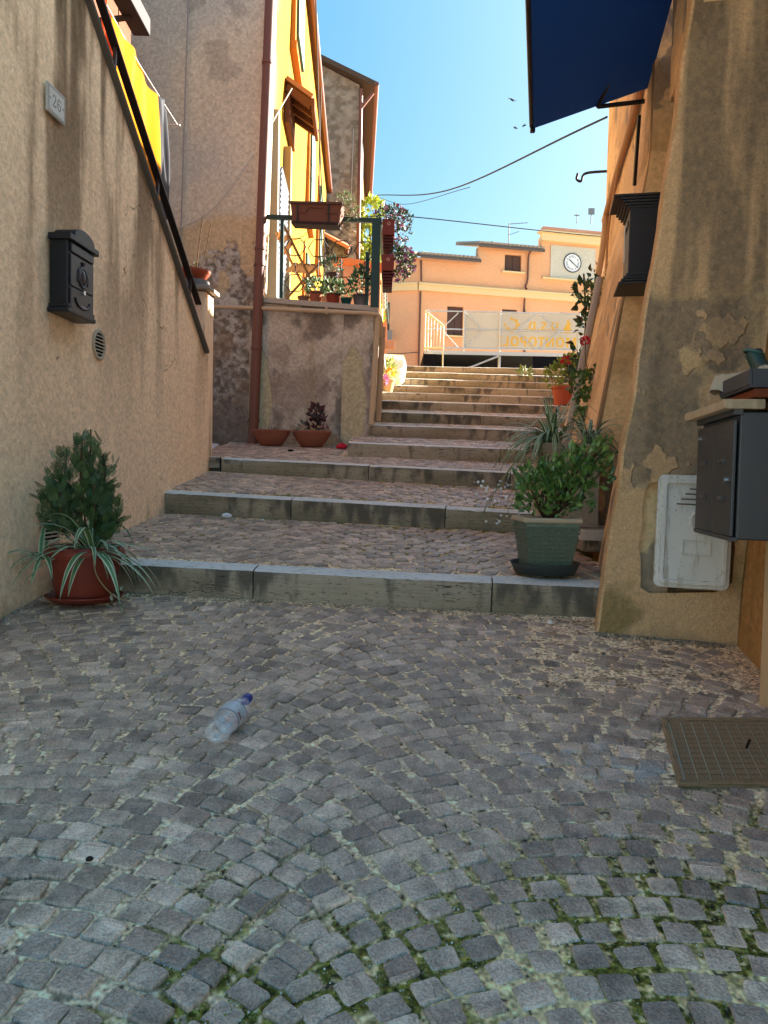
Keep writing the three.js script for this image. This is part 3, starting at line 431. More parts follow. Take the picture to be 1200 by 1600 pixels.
const darkWallTx = paint(3, 5, 600, 1000, (x, y) => { const n = fbm(x * 1.8, y, 4, 171), st = fbm(x * 8, y * 0.7, 4, 172), f = fbm(x * 50, y * 50, 3, 173); let c = mx([164, 116, 68], [186, 138, 86], n); c = mx(c, [104, 82, 50], ss(0.45, 0.68, st) * 0.75); c = mx(c, [82, 78, 42], ss(0.5, 0.66, fbm(x * 4, y * 4, 4, 174)) * ss(0.9, 0.3, y) * 0.7); const k = 1 + (f - 0.5) * 0.22; return [c[0] * k, c[1] * k, c[2] * k, f]; });
{
  const HT = 5.2, h = thing('orange_house', 'orange plastered house along the right with a battered base', 'house');
  // upper wall: near part, recess for the doorway, far part
  const up = (d0, d1, y0, off = 0, T = HT) => panel([[rw(d1) + off, y0, -d1], [rw(d0) + off, y0, -d0], [rw(d0) + off, T, -d0], [rw(d1) + off, T, -d1]], 0.35);
  mesh('wall', up(3.18, 4.0, 3.0, 0, 4.3), orMat, h); mesh('wall', up(4.62, 8.2, 3.0), orMat, h); mesh('wall', up(3.9, 4.75, 0.3, 0.55, 4.3), orMat, h);
  mesh('lintel', panel([[rw(4.62) + 0.0, 4.15, -4.615], [rw(4.0), 4.15, -4.005], [rw(4.0), 4.3, -4.005], [rw(4.62), 4.3, -4.615]], 0.5), orMat, h);
  // jambs of the doorway
  mesh('door_jamb', panel([[1.09, 0.3, -4.62], [rw(4.62) + 0.7, 0.3, -4.62], [rw(4.62) + 0.7, 5.2, -4.62], [rw(4.62), 3.0, -4.62]].map(p => p), 0.05, 6, 24, 0.004), mat(rgb(150, 122, 92), 0.92), h);
  mesh('door_jamb', panel([[rw(4.62) + 0.001, 3.0, -4.621], [rw(4.62) + 0.7, 3.0, -4.621], [rw(4.62) + 0.7, 5.3, -4.621], [rw(4.62) + 0.001, 5.3, -4.621]], 0.05), mat(rgb(150, 122, 92), 0.92), h);
  mesh('battered_base', panel([[1.72, 0.9, -8.15], [1.12, 0.3, -4.61], [rw(4.61), 3.02, -4.61], [rw(8.15), 3.3, -8.15]], 0.5, 30, 24, 0.012), orMat, h);
  mesh('end_wall', panel([[6, 3.25, -8.2], [rw(8.2) + 0.01, 3.25, -8.2], [rw(8.2) + 0.01, HT, -8.2], [6, HT, -8.2]], 0.3), orMat, h); mesh('end_wall', panel([[6, 0.5, -8.17], [1.76, 0.5, -8.17], [rw(8.2) + 0.01, 3.26, -8.17], [6, 3.26, -8.17]], 0.3), orMat, h);
  mesh('roof', panel([[rw(3.1) - 0.05, 4.3, -3.0], [rw(4.61), 4.3, -4.6], [6.5, 5.0, -4.6], [6.5, 5.0, -3.0]], 0.12), mat(rgb(150, 100, 76), 0.9), h); const rf = mesh('roof', panel([[rw(4.62) - 0.05, HT, -4.6], [rw(8.3) - 0.05, HT, -8.4], [6.5, HT + 0.8, -8.4], [6.5, HT + 0.8, -4.6]], 0.15), mat(rgb(150, 100, 76), 0.9), h);
  // battered pier with a ragged niche for the gas meter; local x to the right, z to the viewer
  const th = -0.19, F = (u, y) => [u, y];
  const o = new THREE.Group(); const hole = [[0.165, 0.62], [0.162, 0.74], [0.150, 0.80], [0.166, 0.88], [0.160, 0.96], [0.170, 1.03], [0.188, 1.06], [0.26, 1.075], [0.48, 1.07], [0.515, 0.98], [0.53, 0.8], [0.525, 0.66], [0.46, 0.615], [0.3, 0.605], [0.2, 0.6]];
  const edge = []; for (let i = 0; i <= 40; i++) { const y = -0.1 + 3.2 * i / 40; edge.push([0.116 * (y - 0.43) + (fbm(y * 5, 2, 4, 181) - 0.5) * 0.03, y]); }
  const pts = [...edge, [0.9, 3.1], [0.9, -0.1]];
  const sh = new THREE.Shape(pts.map(p => new THREE.Vector2(...p))); sh.holes.push(new THREE.Path(hole.map(p => new THREE.Vector2(...p))));
  const pg = new THREE.ExtrudeGeometry(sh, { depth: 0.1, bevelEnabled: true, bevelSize: 0.012, bevelThickness: 0.012, bevelSegments: 2 }).translate(0, 0, -0.11).rotateY(th).translate(0.923, 0, -3.246);
  mesh('pier_front', pg, pierMat, h);
  mesh('pier_core', panel([[1.1, 0, -3.62], [1.75, 0, -3.5], [1.75, 3.05, -3.5], [1.52, 3.05, -3.62]], 0.1), mat(rgb(160, 132, 98), 1), h);
  const sd = []; mesh('pier_side', panel([[1.02, -0.05, -4.02], [0.885, -0.05, -3.275], [1.225, 3.05, -3.275], [1.505, 3.05, -4.0]], 0.25, 16, 40, 0.005, 4), orMat, h);
  mesh('pier_back', panel([[1.7, 0, -4.0], [1.06, 0, -4.02], [1.52, 3.05, -4.02], [1.9, 3.05, -4.0]], 0.1), orMat, h);
  mesh('wall', panel([[rw(3.25) - 0.02, 3.02, -3.2], [2.2, 3.02, -3.1], [2.2, 4.3, -3.1], [rw(3.25) - 0.02, 4.3, -3.2]], 0.2), pierMat, h);
  mesh('sun_block', box(3, 4.9, 3.4, 4.0, 2.6, -6.35), orMat, h); mesh('sun_block', box(3, 4, 3.4, 4.0, 2.1, -2.9), orMat, h); mesh('sun_block', box(0.6, 3.4, 2.2, 2.3, 2.0, -2.4), orMat, h);  // unseen solid blocks added to stop sun leaking through the house
  // pipes and cables on the upper wall
  const pp = mat(rgb(182, 140, 100), 0.7);
  const on = (d, y, o2 = 0.03) => [rw(d) - o2, y, -d];
  mesh('wall_pipe', tube([on(2.6, 3.74), on(4.4, 3.72), on(5.3, 3.6), on(6.6, 3.68), on(8.0, 3.74)], 0.026, 8, 40), pp, h); mesh('wall_pipe', tube([on(3.2, 3.86), on(5.3, 3.72), on(6.8, 3.62), on(7.4, 3.4), on(7.5, 3.0)], 0.012, 6, 40), pp, h);
  mesh('wall_pipe', tube([on(7.75, 3.72), on(7.78, 3.3, 0.06), [rw(7.78) - 0.22, 2.2, -7.78], [1.82, 1.45, -7.7]], 0.03, 8, 24), mat(rgb(190, 150, 104), 0.7), h);
  mesh('wall_pipe', rod([1.6, 1.3, -6.9], [rw(7.0) - 0.12, 2.9, -7.0], 0.035), mat(rgb(160, 148, 132), 0.7), h);
  mesh('iron_hook', tube([[rw(8.2) + 0.02, 4.33, -8.22], [rw(8.2) - 0.22, 4.3, -8.22], [rw(8.2) - 0.26, 4.22, -8.22], [rw(8.2) - 0.31, 4.24, -8.22], [rw(8.2) - 0.3, 4.3, -8.22]], 0.014, 6, 24), mat(rgb(30, 30, 32), 0.6), h);
  // side bay that comes forward towards the viewer
  const b = thing('brown_side_wall', 'stained brown wall coming forward at the right edge', 'wall');
  mesh('wall', panel([[1.47, -0.2, -3.42], [1.14, -0.4, -1.0], [1.36, 3.2, -1.0], [1.645, 3.2, -3.42]], 0.4, 16, 16, 0.008), pmat(darkWallTx, 0.95, 0.01), b);
  mesh('wall', panel([[1.645, 3.19, -3.42], [1.36, 3.19, -1.0], [1.36, 3.7, -1.0], [1.645, 3.7, -3.42]], 0.4), pmat(darkWallTx, 0.95, 0.01), b);
  mesh('wall', panel([[1.14, -0.4, -1.002], [4, -0.4, -1.002], [4, 3.7, -1.002], [1.36, 3.7, -1.002]], 0.3), pmat(darkWallTx, 0.95, 0.01), b);
  solo('door_post', 'pale wooden door post at the right edge of the alley', 'post', box(0.07, 0.62, 0.06, 1.315, 0.63, -2.54, 0.006), mat(rgb(196, 160, 118), 0.8));
}
{ // unseen house added behind the corner, shaped to keep sun off the stairs
  const h = thing('added_shade_house', 'unseen ochre house added behind the orange corner to shade the stairs', 'house'), m = pmat(paint(4, 4, 256, 256, rough([206, 164, 112], 0.25, 191)), 0.95), X = d => 0.335 * d;
  mesh('wall', panel([[X(15.4), 1, -15.4], [X(8.6), 1, -8.6], [X(8.6), 4.5, -8.6], [X(15.4), 4.5, -15.4]], 0.3), m, h); mesh('wall', panel([[11, 1, -15.4], [X(15.4), 1, -15.4], [X(15.4), 4.5, -15.4], [11, 4.5, -15.4]].reverse().map((p, i, a) => a[[1, 0, 3, 2][i]]), 0.3), m, h);
  mesh('roof', panel([[X(8.5) + 0.0, 4.5, -8.5], [X(14.5), 4.5, -15.5], [11, 5.4, -15.5], [10, 5.4, -8.5]], 0.15), mat(rgb(150, 100, 76), 0.9), h);
}
{ // dark blue awning
  const a = thing('awning', 'dark blue awning jutting over the alley from the right wall', 'awning'), m = new THREE.MeshPhysicalMaterial({ color: rgb(26, 98, 186), roughness: 0.95, specularIntensity: 0.3, transmission: 0.3, thickness: 0, side: THREE.DoubleSide }), ir = mat(rgb(20, 22, 26), 0.5, { metalness: 0.4 });
  const wy = 3.56, oy = 3.32, p = 0.7, O = d => [rw(d) - 0.98 * p, oy, -d - 0.2 * p];
  const g = panel([[rw(4.95), wy, -4.95], O(4.86), O(2.0), [rw(2.0), wy, -2.0]], 0.015, 24, 24); const q = g.attributes.position; for (let i = 0; i < q.count; i++) { const t = (rw(-q.getZ(i)) - q.getX(i)) / 0.7; q.setY(i, q.getY(i) - 0.012 * Math.sin(Math.max(0, Math.min(1, t)) * Math.PI) + 0.005 * (fbm(q.getX(i) * 7, q.getZ(i) * 5, 3, 5) - 0.5)); } g.computeVertexNormals();
  mesh('canvas', g, m, a);
  for (const d of [4.1, 3.35, 2.6]) mesh('seam', rod([rw(d) - 0.01, wy - 0.012, -d], [O(d)[0], oy - 0.006, O(d)[2]], 0.004, 5), m, a);
  const e = O(4.86), f = O(2.0); mesh('front_bar', rod([e[0] - 0.01, e[1], e[2]], [f[0] - 0.01, f[1], f[2]], 0.014), ir, a); mesh('end_cap', box(0.03, 0.05, 0.03, e[0], e[1] - 0.01, e[2] - 0.01), ir, a);
  mesh('support_arm', rod([rw(4.9) - 0.02, 3.44, -4.9], [rw(4.9) - 0.3, 3.425, -4.95], 0.014), ir, a); mesh('support_arm', rod([rw(4.9) - 0.3, 3.425, -4.95], [rw(4.6) - 0.22, 3.5, -4.6], 0.012), ir, a);
  mesh('support_arm', bar([rw(4.95) - 0.03, 3.4, -5.0], [rw(4.95) - 0.03, 2.98, -5.05], 0.02), ir, a);
}
// mailbox maker: back at z = 0, front to +z, centred on x, base at y = 0
function mailbox(o, w, h, d, col) {
  const m = mat(col, 0.42, { metalness: 0.25 }), hi = mat(rgb(44, 46, 52), 0.4, { metalness: 0.3 });
  mesh('body', box(w, h * 0.9, d, 0, h * 0.45 + 0.02, d / 2, 0.008, 2), m, o);
  const foot = mesh('foot_moulding', merge([box(w + 0.025, 0.022, d + 0.015, 0, 0.03, d / 2, 0.005), box(w + 0.012, 0.02, d + 0.008, 0, 0.052, d / 2, 0.005)]), m, o);
  const top = new THREE.Shape(); top.moveTo(-w / 2 - 0.015, 0); top.lineTo(-w / 2 - 0.015, 0.02); top.lineTo(-w * 0.38, 0.022); top.absellipse(0, 0.022, w * 0.38, h * 0.115, Math.PI, 0, true); top.lineTo(w / 2 + 0.015, 0.02); top.lineTo(w / 2 + 0.015, 0); top.closePath();
  mesh('arched_hood', new THREE.ExtrudeGeometry(top, { depth: d + 0.012, bevelEnabled: true, bevelSize: 0.004, bevelThickness: 0.004, bevelSegments: 1 }).translate(0, h * 0.87, 0.004), m, o);
  mesh('letter_flap', box(w * 0.86, h * 0.1, 0.012, 0, h * 0.79, d + 0.004, 0.004), hi, o); mesh('door_panel', box(w * 0.88, h * 0.36, 0.008, 0, h * 0.54, d + 0.003, 0.004), hi, o); mesh('lower_door', box(w * 0.88, h * 0.26, 0.008, 0, h * 0.21, d + 0.003, 0.004), hi, o);
  // cast relief: crown over a shield with supporters
  const rl = merge([new THREE.SphereGeometry(0.03, 10, 8).scale(0.9, 1.3, 0.35).translate(0, h * 0.51, d + 0.008), new THREE.TorusGeometry(0.034, 0.007, 6, 18).scale(1, 1.35, 0.7).translate(0, h * 0.51, d + 0.009), new THREE.ConeGeometry(0.02, 0.035, 5).rotateX(Math.PI).scale(1, 1, 0.4).translate(0, h * 0.64, d + 0.009), ...[-1, 1].map(s => new THREE.SphereGeometry(0.012, 8, 6).scale(1, 3.2, 0.6).rotateZ(s * 0.2).translate(s * 0.042, h * 0.52, d + 0.008))]);
  mesh('crest_relief', rl, hi, o); mesh('name_holder', new THREE.TorusGeometry(0.075, 0.012, 6, 16, Math.PI * 0.9).rotateZ(Math.PI * 1.05).scale(1, 0.6, 0.5).translate(0, h * 0.26, d + 0.008), m, o); mesh('name_card', box(0.05, 0.012, 0.003, 0, h * 0.17, d + 0.011, 0.001), mat(rgb(110, 110, 112), 0.5), o);
  mesh('lock', cyl(0.01, 0.01, 0.012, 14).rotateX(Math.PI / 2).translate(0, h * 0.335, d + 0.012), mat(rgb(200, 200, 205), 0.25, { metalness: 0.9 }), o);
}
{
  const m = thing('mailbox', 'black cast mailbox with arched hood on the left wall', 'mailbox', [LO[0] + 0.0693 * 0.52 + 0.01, 1.775, LO[2] - 0.9976 * 0.52], LTH); mailbox(m, 0.265, 0.405, 0.088, rgb(26, 28, 34));
  const m2 = thing('mailbox', 'black mailbox seen from the side on the orange right wall', 'mailbox', [1.50, 2.13, -4.3], THREE.MathUtils.degToRad(-101.5)), bk = mat(rgb(28, 32, 40), 0.5, { metalness: 0.2 });
  mesh('body', box(0.28, 0.4, 0.185, 0, 0.225, 0.0925, 0.006, 2), bk, m2); mesh('lid', box(0.3, 0.014, 0.27, 0, 0.475, 0.135, 0.004), bk, m2); mesh('letter_slot', box(0.2, 0.03, 0.01, 0, 0.34, 0.188, 0.003), mat(rgb(52, 54, 60), 0.5), m2);
  for (let i = 0; i < 4; i++) { mesh('stepped_moulding', box(0.29 + i * 0.004, 0.012, 0.195 + i * 0.013, 0, 0.412 + i * 0.0155, (0.195 + i * 0.013) / 2, 0.002), mat(rgb(24, 28, 36), 0.5), m2); mesh('stepped_moulding', box(0.29 + i * 0.004, 0.012, 0.195 + i * 0.013, 0, 0.055 - i * 0.0155, (0.195 + i * 0.013) / 2, 0.002), mat(rgb(24, 28, 36), 0.5), m2); }
  mesh('paper', box(0.02, 0.2, 0.006, 0.11, 0.22, 0.205, 0.002).rotateZ(0.04), mat(rgb(214, 208, 196), 0.9), m2);
}
{ // gas meter door on the pier
  const o = thing('gas_meter_door', 'white plastic gas meter door leaning in a ragged niche', 'meter door', [1.268, 0.635, -3.152], -0.19); o.rotation.set(-0.02, -0.19, -0.022);
  const m = pmat(paint(0.5, 0.6, 256, 256, (x, y) => { const n = fbm(x * 9, y * 4, 4, 301), d = fbm(x * 40, y * 6, 4, 302), sp = vn(x * 260, y * 260, 303); let c = mx([200, 194, 182], [218, 214, 206], n); c = mx(c, [150, 132, 104], ss(0.58, 0.72, d) * 0.45); c = mx(c, [120, 96, 70], sp > 0.93 ? 0.5 : 0); return [...c, n]; }, -0.2, 0), 0.5, 0.001), W = 0.285, H = 0.455;
  const rr = (w, h, r) => { const s = new THREE.Shape(); s.moveTo(-w / 2 + r, 0); s.lineTo(w / 2 - r, 0); s.quadraticCurveTo(w / 2, 0, w / 2, r); s.lineTo(w / 2, h - r); s.quadraticCurveTo(w / 2, h, w / 2 - r, h); s.lineTo(-w / 2 + r, h); s.quadraticCurveTo(-w / 2, h, -w / 2, h - r); s.lineTo(-w / 2, r); s.quadraticCurveTo(-w / 2, 0, -w / 2 + r, 0); return s; };
  mesh('door', new THREE.ExtrudeGeometry(rr(W, H, 0.025), { depth: 0.014, bevelEnabled: true, bevelSize: 0.005, bevelThickness: 0.006, bevelSegments: 3 }).translate(0, 0, 0), m, o);
  const fr = rr(W - 0.03, H - 0.03, 0.02); fr.holes.push(new THREE.Path(rr(W - 0.055, H - 0.055, 0.016).getPoints(8).map(p => new THREE.Vector2(p.x, p.y + 0.0125)))); mesh('rim', new THREE.ExtrudeGeometry(fr, { depth: 0.01, bevelEnabled: true, bevelSize: 0.003, bevelThickness: 0.003, bevelSegments: 2 }).translate(0, 0.015, 0.02), m, o);
  const dk = mat(rgb(96, 84, 70), 0.8);
  for (let i = 0; i < 4; i++) { const w = 0.045 + i * 0.016, l = mesh('louvre', box(w, 0.007, 0.012, -0.012 - w / 2 + 0.03, H - 0.045 - i * 0.021, 0.026, 0.003).translate(0, 0, 0), m, o); mesh('slot', box(w - 0.004, 0.004, 0.003, -0.012 - w / 2 + 0.03, H - 0.0515 - i * 0.021, 0.0215, 0.001), dk, l); }
  mesh('dimple', lathe([[0, 0.002], [0.03, 0.004], [0.046, 0.012], [0.05, 0.014], [0.054, 0.009], [0.056, 0.0]], 36).rotateX(Math.PI / 2).translate(0.035, H * 0.6, 0.0195), m, o);
  const lb = rr(0.11, 0.06, 0.003); lb.holes.push(new THREE.Path(rr(0.104, 0.054, 0.002).getPoints(4).map(p => new THREE.Vector2(p.x, p.y + 0.003)))); mesh('label_frame', new THREE.ExtrudeGeometry(lb, { depth: 0.006, bevelEnabled: false }).translate(0.012, 0.135, 0.0205), m, o);
  for (const [x, y] of [[-0.1, H - 0.05], [0.1, 0.05]]) mesh('corner_rib', box(0.035, 0.006, 0.006).rotateZ(0.75).translate(x, y, 0.023), m, o);
  mesh('rust_catch', box(0.012, 0.01, 0.01, 0.03, H - 0.004, 0.02, 0.002), mat(rgb(96, 54, 34), 0.9), o);
}
{ // grey metal cabinet with board, tray, cloth and fitting on top
  const ry = THREE.MathUtils.degToRad(-90 - 9.1), o = thing('metal_cabinet', 'dark grey two-door metal cabinet hung on the right wall', 'cabinet', [1.14, 0.885, -2.66], ry);
  const m = mat(rgb(70, 70, 72), 0.45, { metalness: 0.35 }), W = 0.47, H = 0.405, D = 0.3;
  mesh('case', box(W, H, D - 0.012, 0, H / 2, -D / 2 - 0.006, 0.006, 2), m, o);
  for (const s of [-1, 1]) { const d = mesh('door', box(W / 2 - 0.006, H - 0.035, 0.012, s * (W / 4 - 0.001), H / 2 - 0.008, 0.0, 0.004), m, o); for (const y of [0.13, 0.25]) mesh('vent_slot', new THREE.CylinderGeometry(0.006, 0.009, 0.07, 8).rotateZ(Math.PI / 2).translate(s * (W / 4), y, 0.008), m, d); mesh('lock', cyl(0.009, 0.009, 0.014, 12).rotateX(Math.PI / 2).translate(s * W / 4 + (s > 0 ? 0.07 : -0.06), s > 0 ? 0.19 : 0.34, 0.01), mat(rgb(190, 190, 192), 0.3, { metalness: 0.9 }), d); }
  mesh('top_rail', box(W + 0.012, 0.022, 0.03, 0, H + 0.0, -0.005, 0.003), m, o); mesh('bottom_rail', box(W + 0.008, 0.014, 0.026, 0, 0.002, -0.005, 0.003), m, o);
  const bd = thing('wooden_board', 'pale wooden board lying along the top of the grey cabinet', 'board', [1.14, 1.3, -2.66], ry); mesh('plank', box(0.56, 0.03, 0.12, -0.03, 0.013, -0.02, 0.003), pmat(paint(0.6, 0.2, 256, 128, (x, y) => { const n = fbm(x * 4, y * 60, 3, 201); const c = mx([196, 168, 128], [222, 200, 164], n); return [...c, n]; }), 0.8), bd); mesh('plank', box(0.5, 0.026, 0.16, 0.0, 0.011, -0.175, 0.003), mat(rgb(150, 112, 76), 0.85), bd);
  const rs = thing('rusty_tray', 'rusty brown metal sheet under the dark tray on the cabinet', 'metal sheet', [1.16, 1.332, -2.64], ry); mesh('sheet', box(0.34, 0.028, 0.24, 0.07, 0.014, -0.14, 0.004), mat(rgb(110, 58, 36), 0.85), rs);
  const tr = thing('plastic_tray', 'dark grey plastic crate lid on top of the cabinet', 'tray', [1.16, 1.362, -2.64], ry); const tm = mat(rgb(58, 60, 64), 0.55); mesh('tray', merge([box(0.34, 0.012, 0.24, 0.06, 0.008, -0.13), box(0.34, 0.05, 0.012, 0.06, 0.035, -0.012), box(0.34, 0.05, 0.012, 0.06, 0.035, -0.248), box(0.012, 0.05, 0.224, -0.105, 0.036, -0.13), box(0.012, 0.05, 0.224, 0.225, 0.036, -0.13)]), tm, tr);
  const ragGeo = (w, d, seed, over) => { const g = new THREE.PlaneGeometry(w, d, 34, 34).rotateX(-Math.PI / 2), p = g.attributes.position; for (let i = 0; i < p.count; i++) { let x = p.getX(i), z = p.getZ(i); const e = Math.max(0, z - over), f = Math.max(0, -x - over * 0.9); const k = fbm(x * 16 + seed, z * 16, 3, 7) * 0.05 + Math.abs(Math.sin(x * 34 + z * 21 + seed)) * 0.014; p.setXYZ(i, x + f * 0.55 + (fbm(x * 9, z * 9, 2, seed) - 0.5) * 0.05, k - e * 0.9 - f * 0.8, z - e * 0.6 + (fbm(x * 9 + 4, z * 9, 2, seed) - 0.5) * 0.05); } g.computeVertexNormals(); return g; };
  const g = ragGeo(0.17, 0.16, 3, 0.02).rotateY(0.5).translate(-0.1, 0.05, -0.03);
  const cl = thing('rag', 'crumpled beige rag draped over the corner of the dark tray', 'cloth', [1.16, 1.362, -2.64], ry); mesh('cloth', g, mat(rgb(170, 158, 138), 0.95), cl);
  const g2 = ragGeo(0.16, 0.14, 11, 0.05).rotateY(1.1).translate(0.15, 0.03, -0.1); const c2 = thing('rag', 'second beige rag lying in the tray beside the pipe fitting', 'cloth', [1.16, 1.37, -2.64], ry); mesh('cloth', g2, mat(rgb(176, 164, 142), 0.95), c2);
  const ft = thing('pipe_fitting', 'dark green plastic pipe elbow lying in the tray', 'pipe fitting', [1.16, 1.4, -2.64], ry); const fm = mat(rgb(24, 58, 50), 0.5); mesh('elbow', new THREE.TubeGeometry(new THREE.CatmullRomCurve3([V(0.1, 0.02, -0.1), V(0.06, 0.04, -0.1), V(0.03, 0.07, -0.09), V(0.015, 0.105, -0.08)]), 16, 0.028, 16, false), fm, ft); mesh('rim', new THREE.TorusGeometry(0.03, 0.006, 8, 20).rotateX(Math.PI / 2 - 0.3).translate(0.014, 0.106, -0.08), mat(rgb(60, 92, 84), 0.5), ft);
}

// ---------- piazza: clock building, stage ----------
{
  const th = THREE.MathUtils.degToRad(-12); // local x to the right, right end nearer
  const h = thing('clock_building', 'orange town building with a clock panel across the square', 'building', [6.5, 0, -38], -th);
  // local u = (X - 6.5) / cos 12
  const om = pmat(paint(8, 6, 512, 384, (x, y) => { const n = fbm(x * 0.7, y * 0.7, 4, 211), f = vn(x * 30, y * 30, 212); const c = mx([222, 166, 124], [232, 180, 138], n), k = 1 + (f - 0.5) * 0.05; return [c[0] * k, c[1] * k, c[2] * k, f]; }), 0.9, 0.01), cr = mat(rgb(222, 198, 150), 0.85), dk = mat(rgb(62, 54, 52), 0.6), tl = mat(rgb(138, 122, 106), 0.9), br = mat(rgb(104, 70, 56), 0.6);
  const U = x => (x - 6.5) / Math.cos(0.2094);
  const rect = (x0, x1, y0, y1) => [[U(x0), y0], [U(x1), y0], [U(x1), y1], [U(x0), y1]];
  const wins = [[5.62, 6.46, 11.23, 12.05, 'shuttered attic window'], [2.84, 3.62, 7.98, 9.37], [5.56, 6.32, 7.9, 9.42], [8.53, 9.36, 7.9, 9.46]];
  mesh('wall', shapeWall([[U(1.4), 3], [U(13), 3], [U(13), 13.05], [U(7.45), 13.05], [U(7.45), 12.3], [U(4.3), 12.3], [U(4.3), 11.55], [U(1.4), 11.55]], wins.map(w => rect(w[0], w[1], w[2], w[3])), 0.4), om, h);
  for (const w of wins) { const o = mesh('window', new THREE.PlaneGeometry(U(w[1]) - U(w[0]), w[3] - w[2]).translate((U(w[0]) + U(w[1])) / 2, (w[2] + w[3]) / 2, -0.16), dk, h); mesh('sill', box(U(w[1]) - U(w[0]) + 0.3, 0.08, 0.25, (U(w[0]) + U(w[1])) / 2, w[2] - 0.05, 0.05), cr, o); const wx = U(w[0]), ww = U(w[1]) - wx; for (const s of [0.02, 0.5]) mesh('shutter', box(ww * 0.46, w[3] - w[2] - 0.06, 0.05, wx + ww * (s + 0.24), (w[2] + w[3]) / 2, -0.12), mat(rgb(84, 62, 54), 0.7), o); }
  // left part bends away
  const g = new THREE.Group(); const bend = -0.42; const lw = [[0, 3], [-6, 3], [-6, 11.55], [0, 11.55]];
  const left = shapeWall([[-7, 3], [0, 3], [0, 11.55], [-7, 11.55]], [[[-2.15, 7.6], [-1.35, 7.6], [-1.35, 9.5], [-2.15, 9.5]]], 0.4).rotateY(-bend * -1).translate(U(1.4), 0, 0);
  mesh('wall', left, om, h); const lp = (geo) => geo.rotateY(bend).translate(U(1.4), 0, 0);
  mesh('window', lp(box(0.8, 1.9, 0.06, -1.75, 8.55, -0.1)), mat(rgb(66, 74, 62), 0.6), h); mesh('balcony_rail', lp(box(1.2, 0.5, 0.04, -1.75, 7.85, 0.3)), mat(rgb(150, 146, 140), 0.5, { metalness: 0.3 }), h);
  mesh('string_course', merge([box(U(13) - U(1.4), 0.34, 0.16, (U(13) + U(1.4)) / 2, 10.16, 0.08, 0.02), box(U(13) - U(1.4), 0.1, 0.24, (U(13) + U(1.4)) / 2, 10.3, 0.12, 0.02)]), cr, h);
  mesh('string_course', lp(merge([box(7, 0.34, 0.16, -3.5, 10.16, 0.08, 0.02), box(7, 0.1, 0.24, -3.5, 10.3, 0.12, 0.02)])), cr, h);
  const eave = (u0, u1, y, f = x => x, nm) => { const r = mesh('roof', f(new THREE.BoxGeometry(u1 - u0, 0.1, 4).rotateX(0.28).translate((u0 + u1) / 2, y + 0.62, -1.55)), tl, h); const L = []; for (let u = u0 + 0.1; u < u1; u += 0.21) L.push(f(new THREE.CylinderGeometry(0.09, 0.1, 4.02, 7, 1, false, -Math.PI / 2, Math.PI).rotateX(-Math.PI / 2).rotateX(0.28).translate(u, y + 0.68, -1.55))); const t = mesh('roof_tiles', merge(L), mat(rgb(170, 150, 130), 0.9), r); t.userData.kind = 'stuff'; mesh('gutter', f(rod([u0, y + 0.0, 0.42], [u1, y + 0.0, 0.42], 0.07)), mat(rgb(86, 76, 70), 0.6), r); };
  eave(U(4.2), U(7.45), 12.24); eave(U(1.4), U(4.3), 11.5); eave(-7, 0, 11.5, lp);
  mesh('cornice', merge([box(U(13) - U(7.35), 0.34, 0.3, (U(13) + U(7.35)) / 2, 12.98, 0.15, 0.02), box(U(13) - U(7.2), 0.1, 0.44, (U(13) + U(7.2)) / 2, 13.2, 0.2, 0.02)]), cr, h);
  mesh('brick_parapet', box(U(13) - U(7.5), 0.28, 0.35, (U(13) + U(7.5)) / 2, 13.4, -0.1, 0.02), pmat(paint(2, 1, 256, 128, (x, y) => { const v = hash(Math.floor(x * 5), Math.floor(y * 12), 3); return [170 + v * 40, 120 + v * 40, 96 + v * 40, v]; }), 0.9), h);
  const pn = mesh('clock_panel', box(U(10.25) - U(7.93), 1.62, 0.05, (U(10.25) + U(7.93)) / 2, 11.87, 0.03, 0.01), pmat(paint(3, 2, 256, 192, rough([198, 192, 176], 0.08, 221)), 0.9), h); mesh('panel_sill', box(U(10.6) - U(7.5), 0.08, 0.2, (U(10.6) + U(7.5)) / 2, 11.02, 0.1), cr, pn);
  const ck = thing('wall_clock', 'round white clock with roman numerals on its panel', 'clock', [6.5, 0, -38], -th); const cx = U(9.05), cy = 11.88;
  mesh('rim', new THREE.TorusGeometry(0.45, 0.03, 8, 48).translate(cx, cy, 0.08), mat(rgb(56, 58, 66), 0.5), ck); mesh('dial', new THREE.CylinderGeometry(0.45, 0.45, 0.03, 48).rotateX(Math.PI / 2).translate(cx, cy, 0.07), mat(rgb(224, 226, 228), 0.6), ck);
  const cv = document.createElement('canvas'); cv.width = cv.height = 256; const x = cv.getContext('2d'); x.fillStyle = '#e0e2e4'; x.fillRect(0, 0, 256, 256); x.fillStyle = '#33363c'; x.font = 'bold 34px serif'; x.textAlign = 'center'; x.textBaseline = 'middle'; ['XII', 'I', 'II', 'III', 'IIII', 'V', 'VI', 'VII', 'VIII', 'IX', 'X', 'XI'].forEach((s, i) => { x.save(); x.translate(128, 128); x.rotate(i * Math.PI / 6); x.translate(0, -92); x.fillText(s, 0, 0); x.restore(); });
  const ct = new THREE.CanvasTexture(cv); ct.colorSpace = THREE.SRGBColorSpace; mesh('numerals', new THREE.CircleGeometry(0.435, 40).translate(cx, cy, 0.088), mat(new THREE.Color(1, 1, 1), 0.6, { map: ct }), ck);
  const hand = (a, l, w) => { const b = new THREE.BoxGeometry(w, l * 1.15, 0.012).translate(0, l * 0.42, 0).rotateZ(-a); return b.translate(cx, cy, 0.1); }; const hm = mat(rgb(24, 26, 32), 0.5);
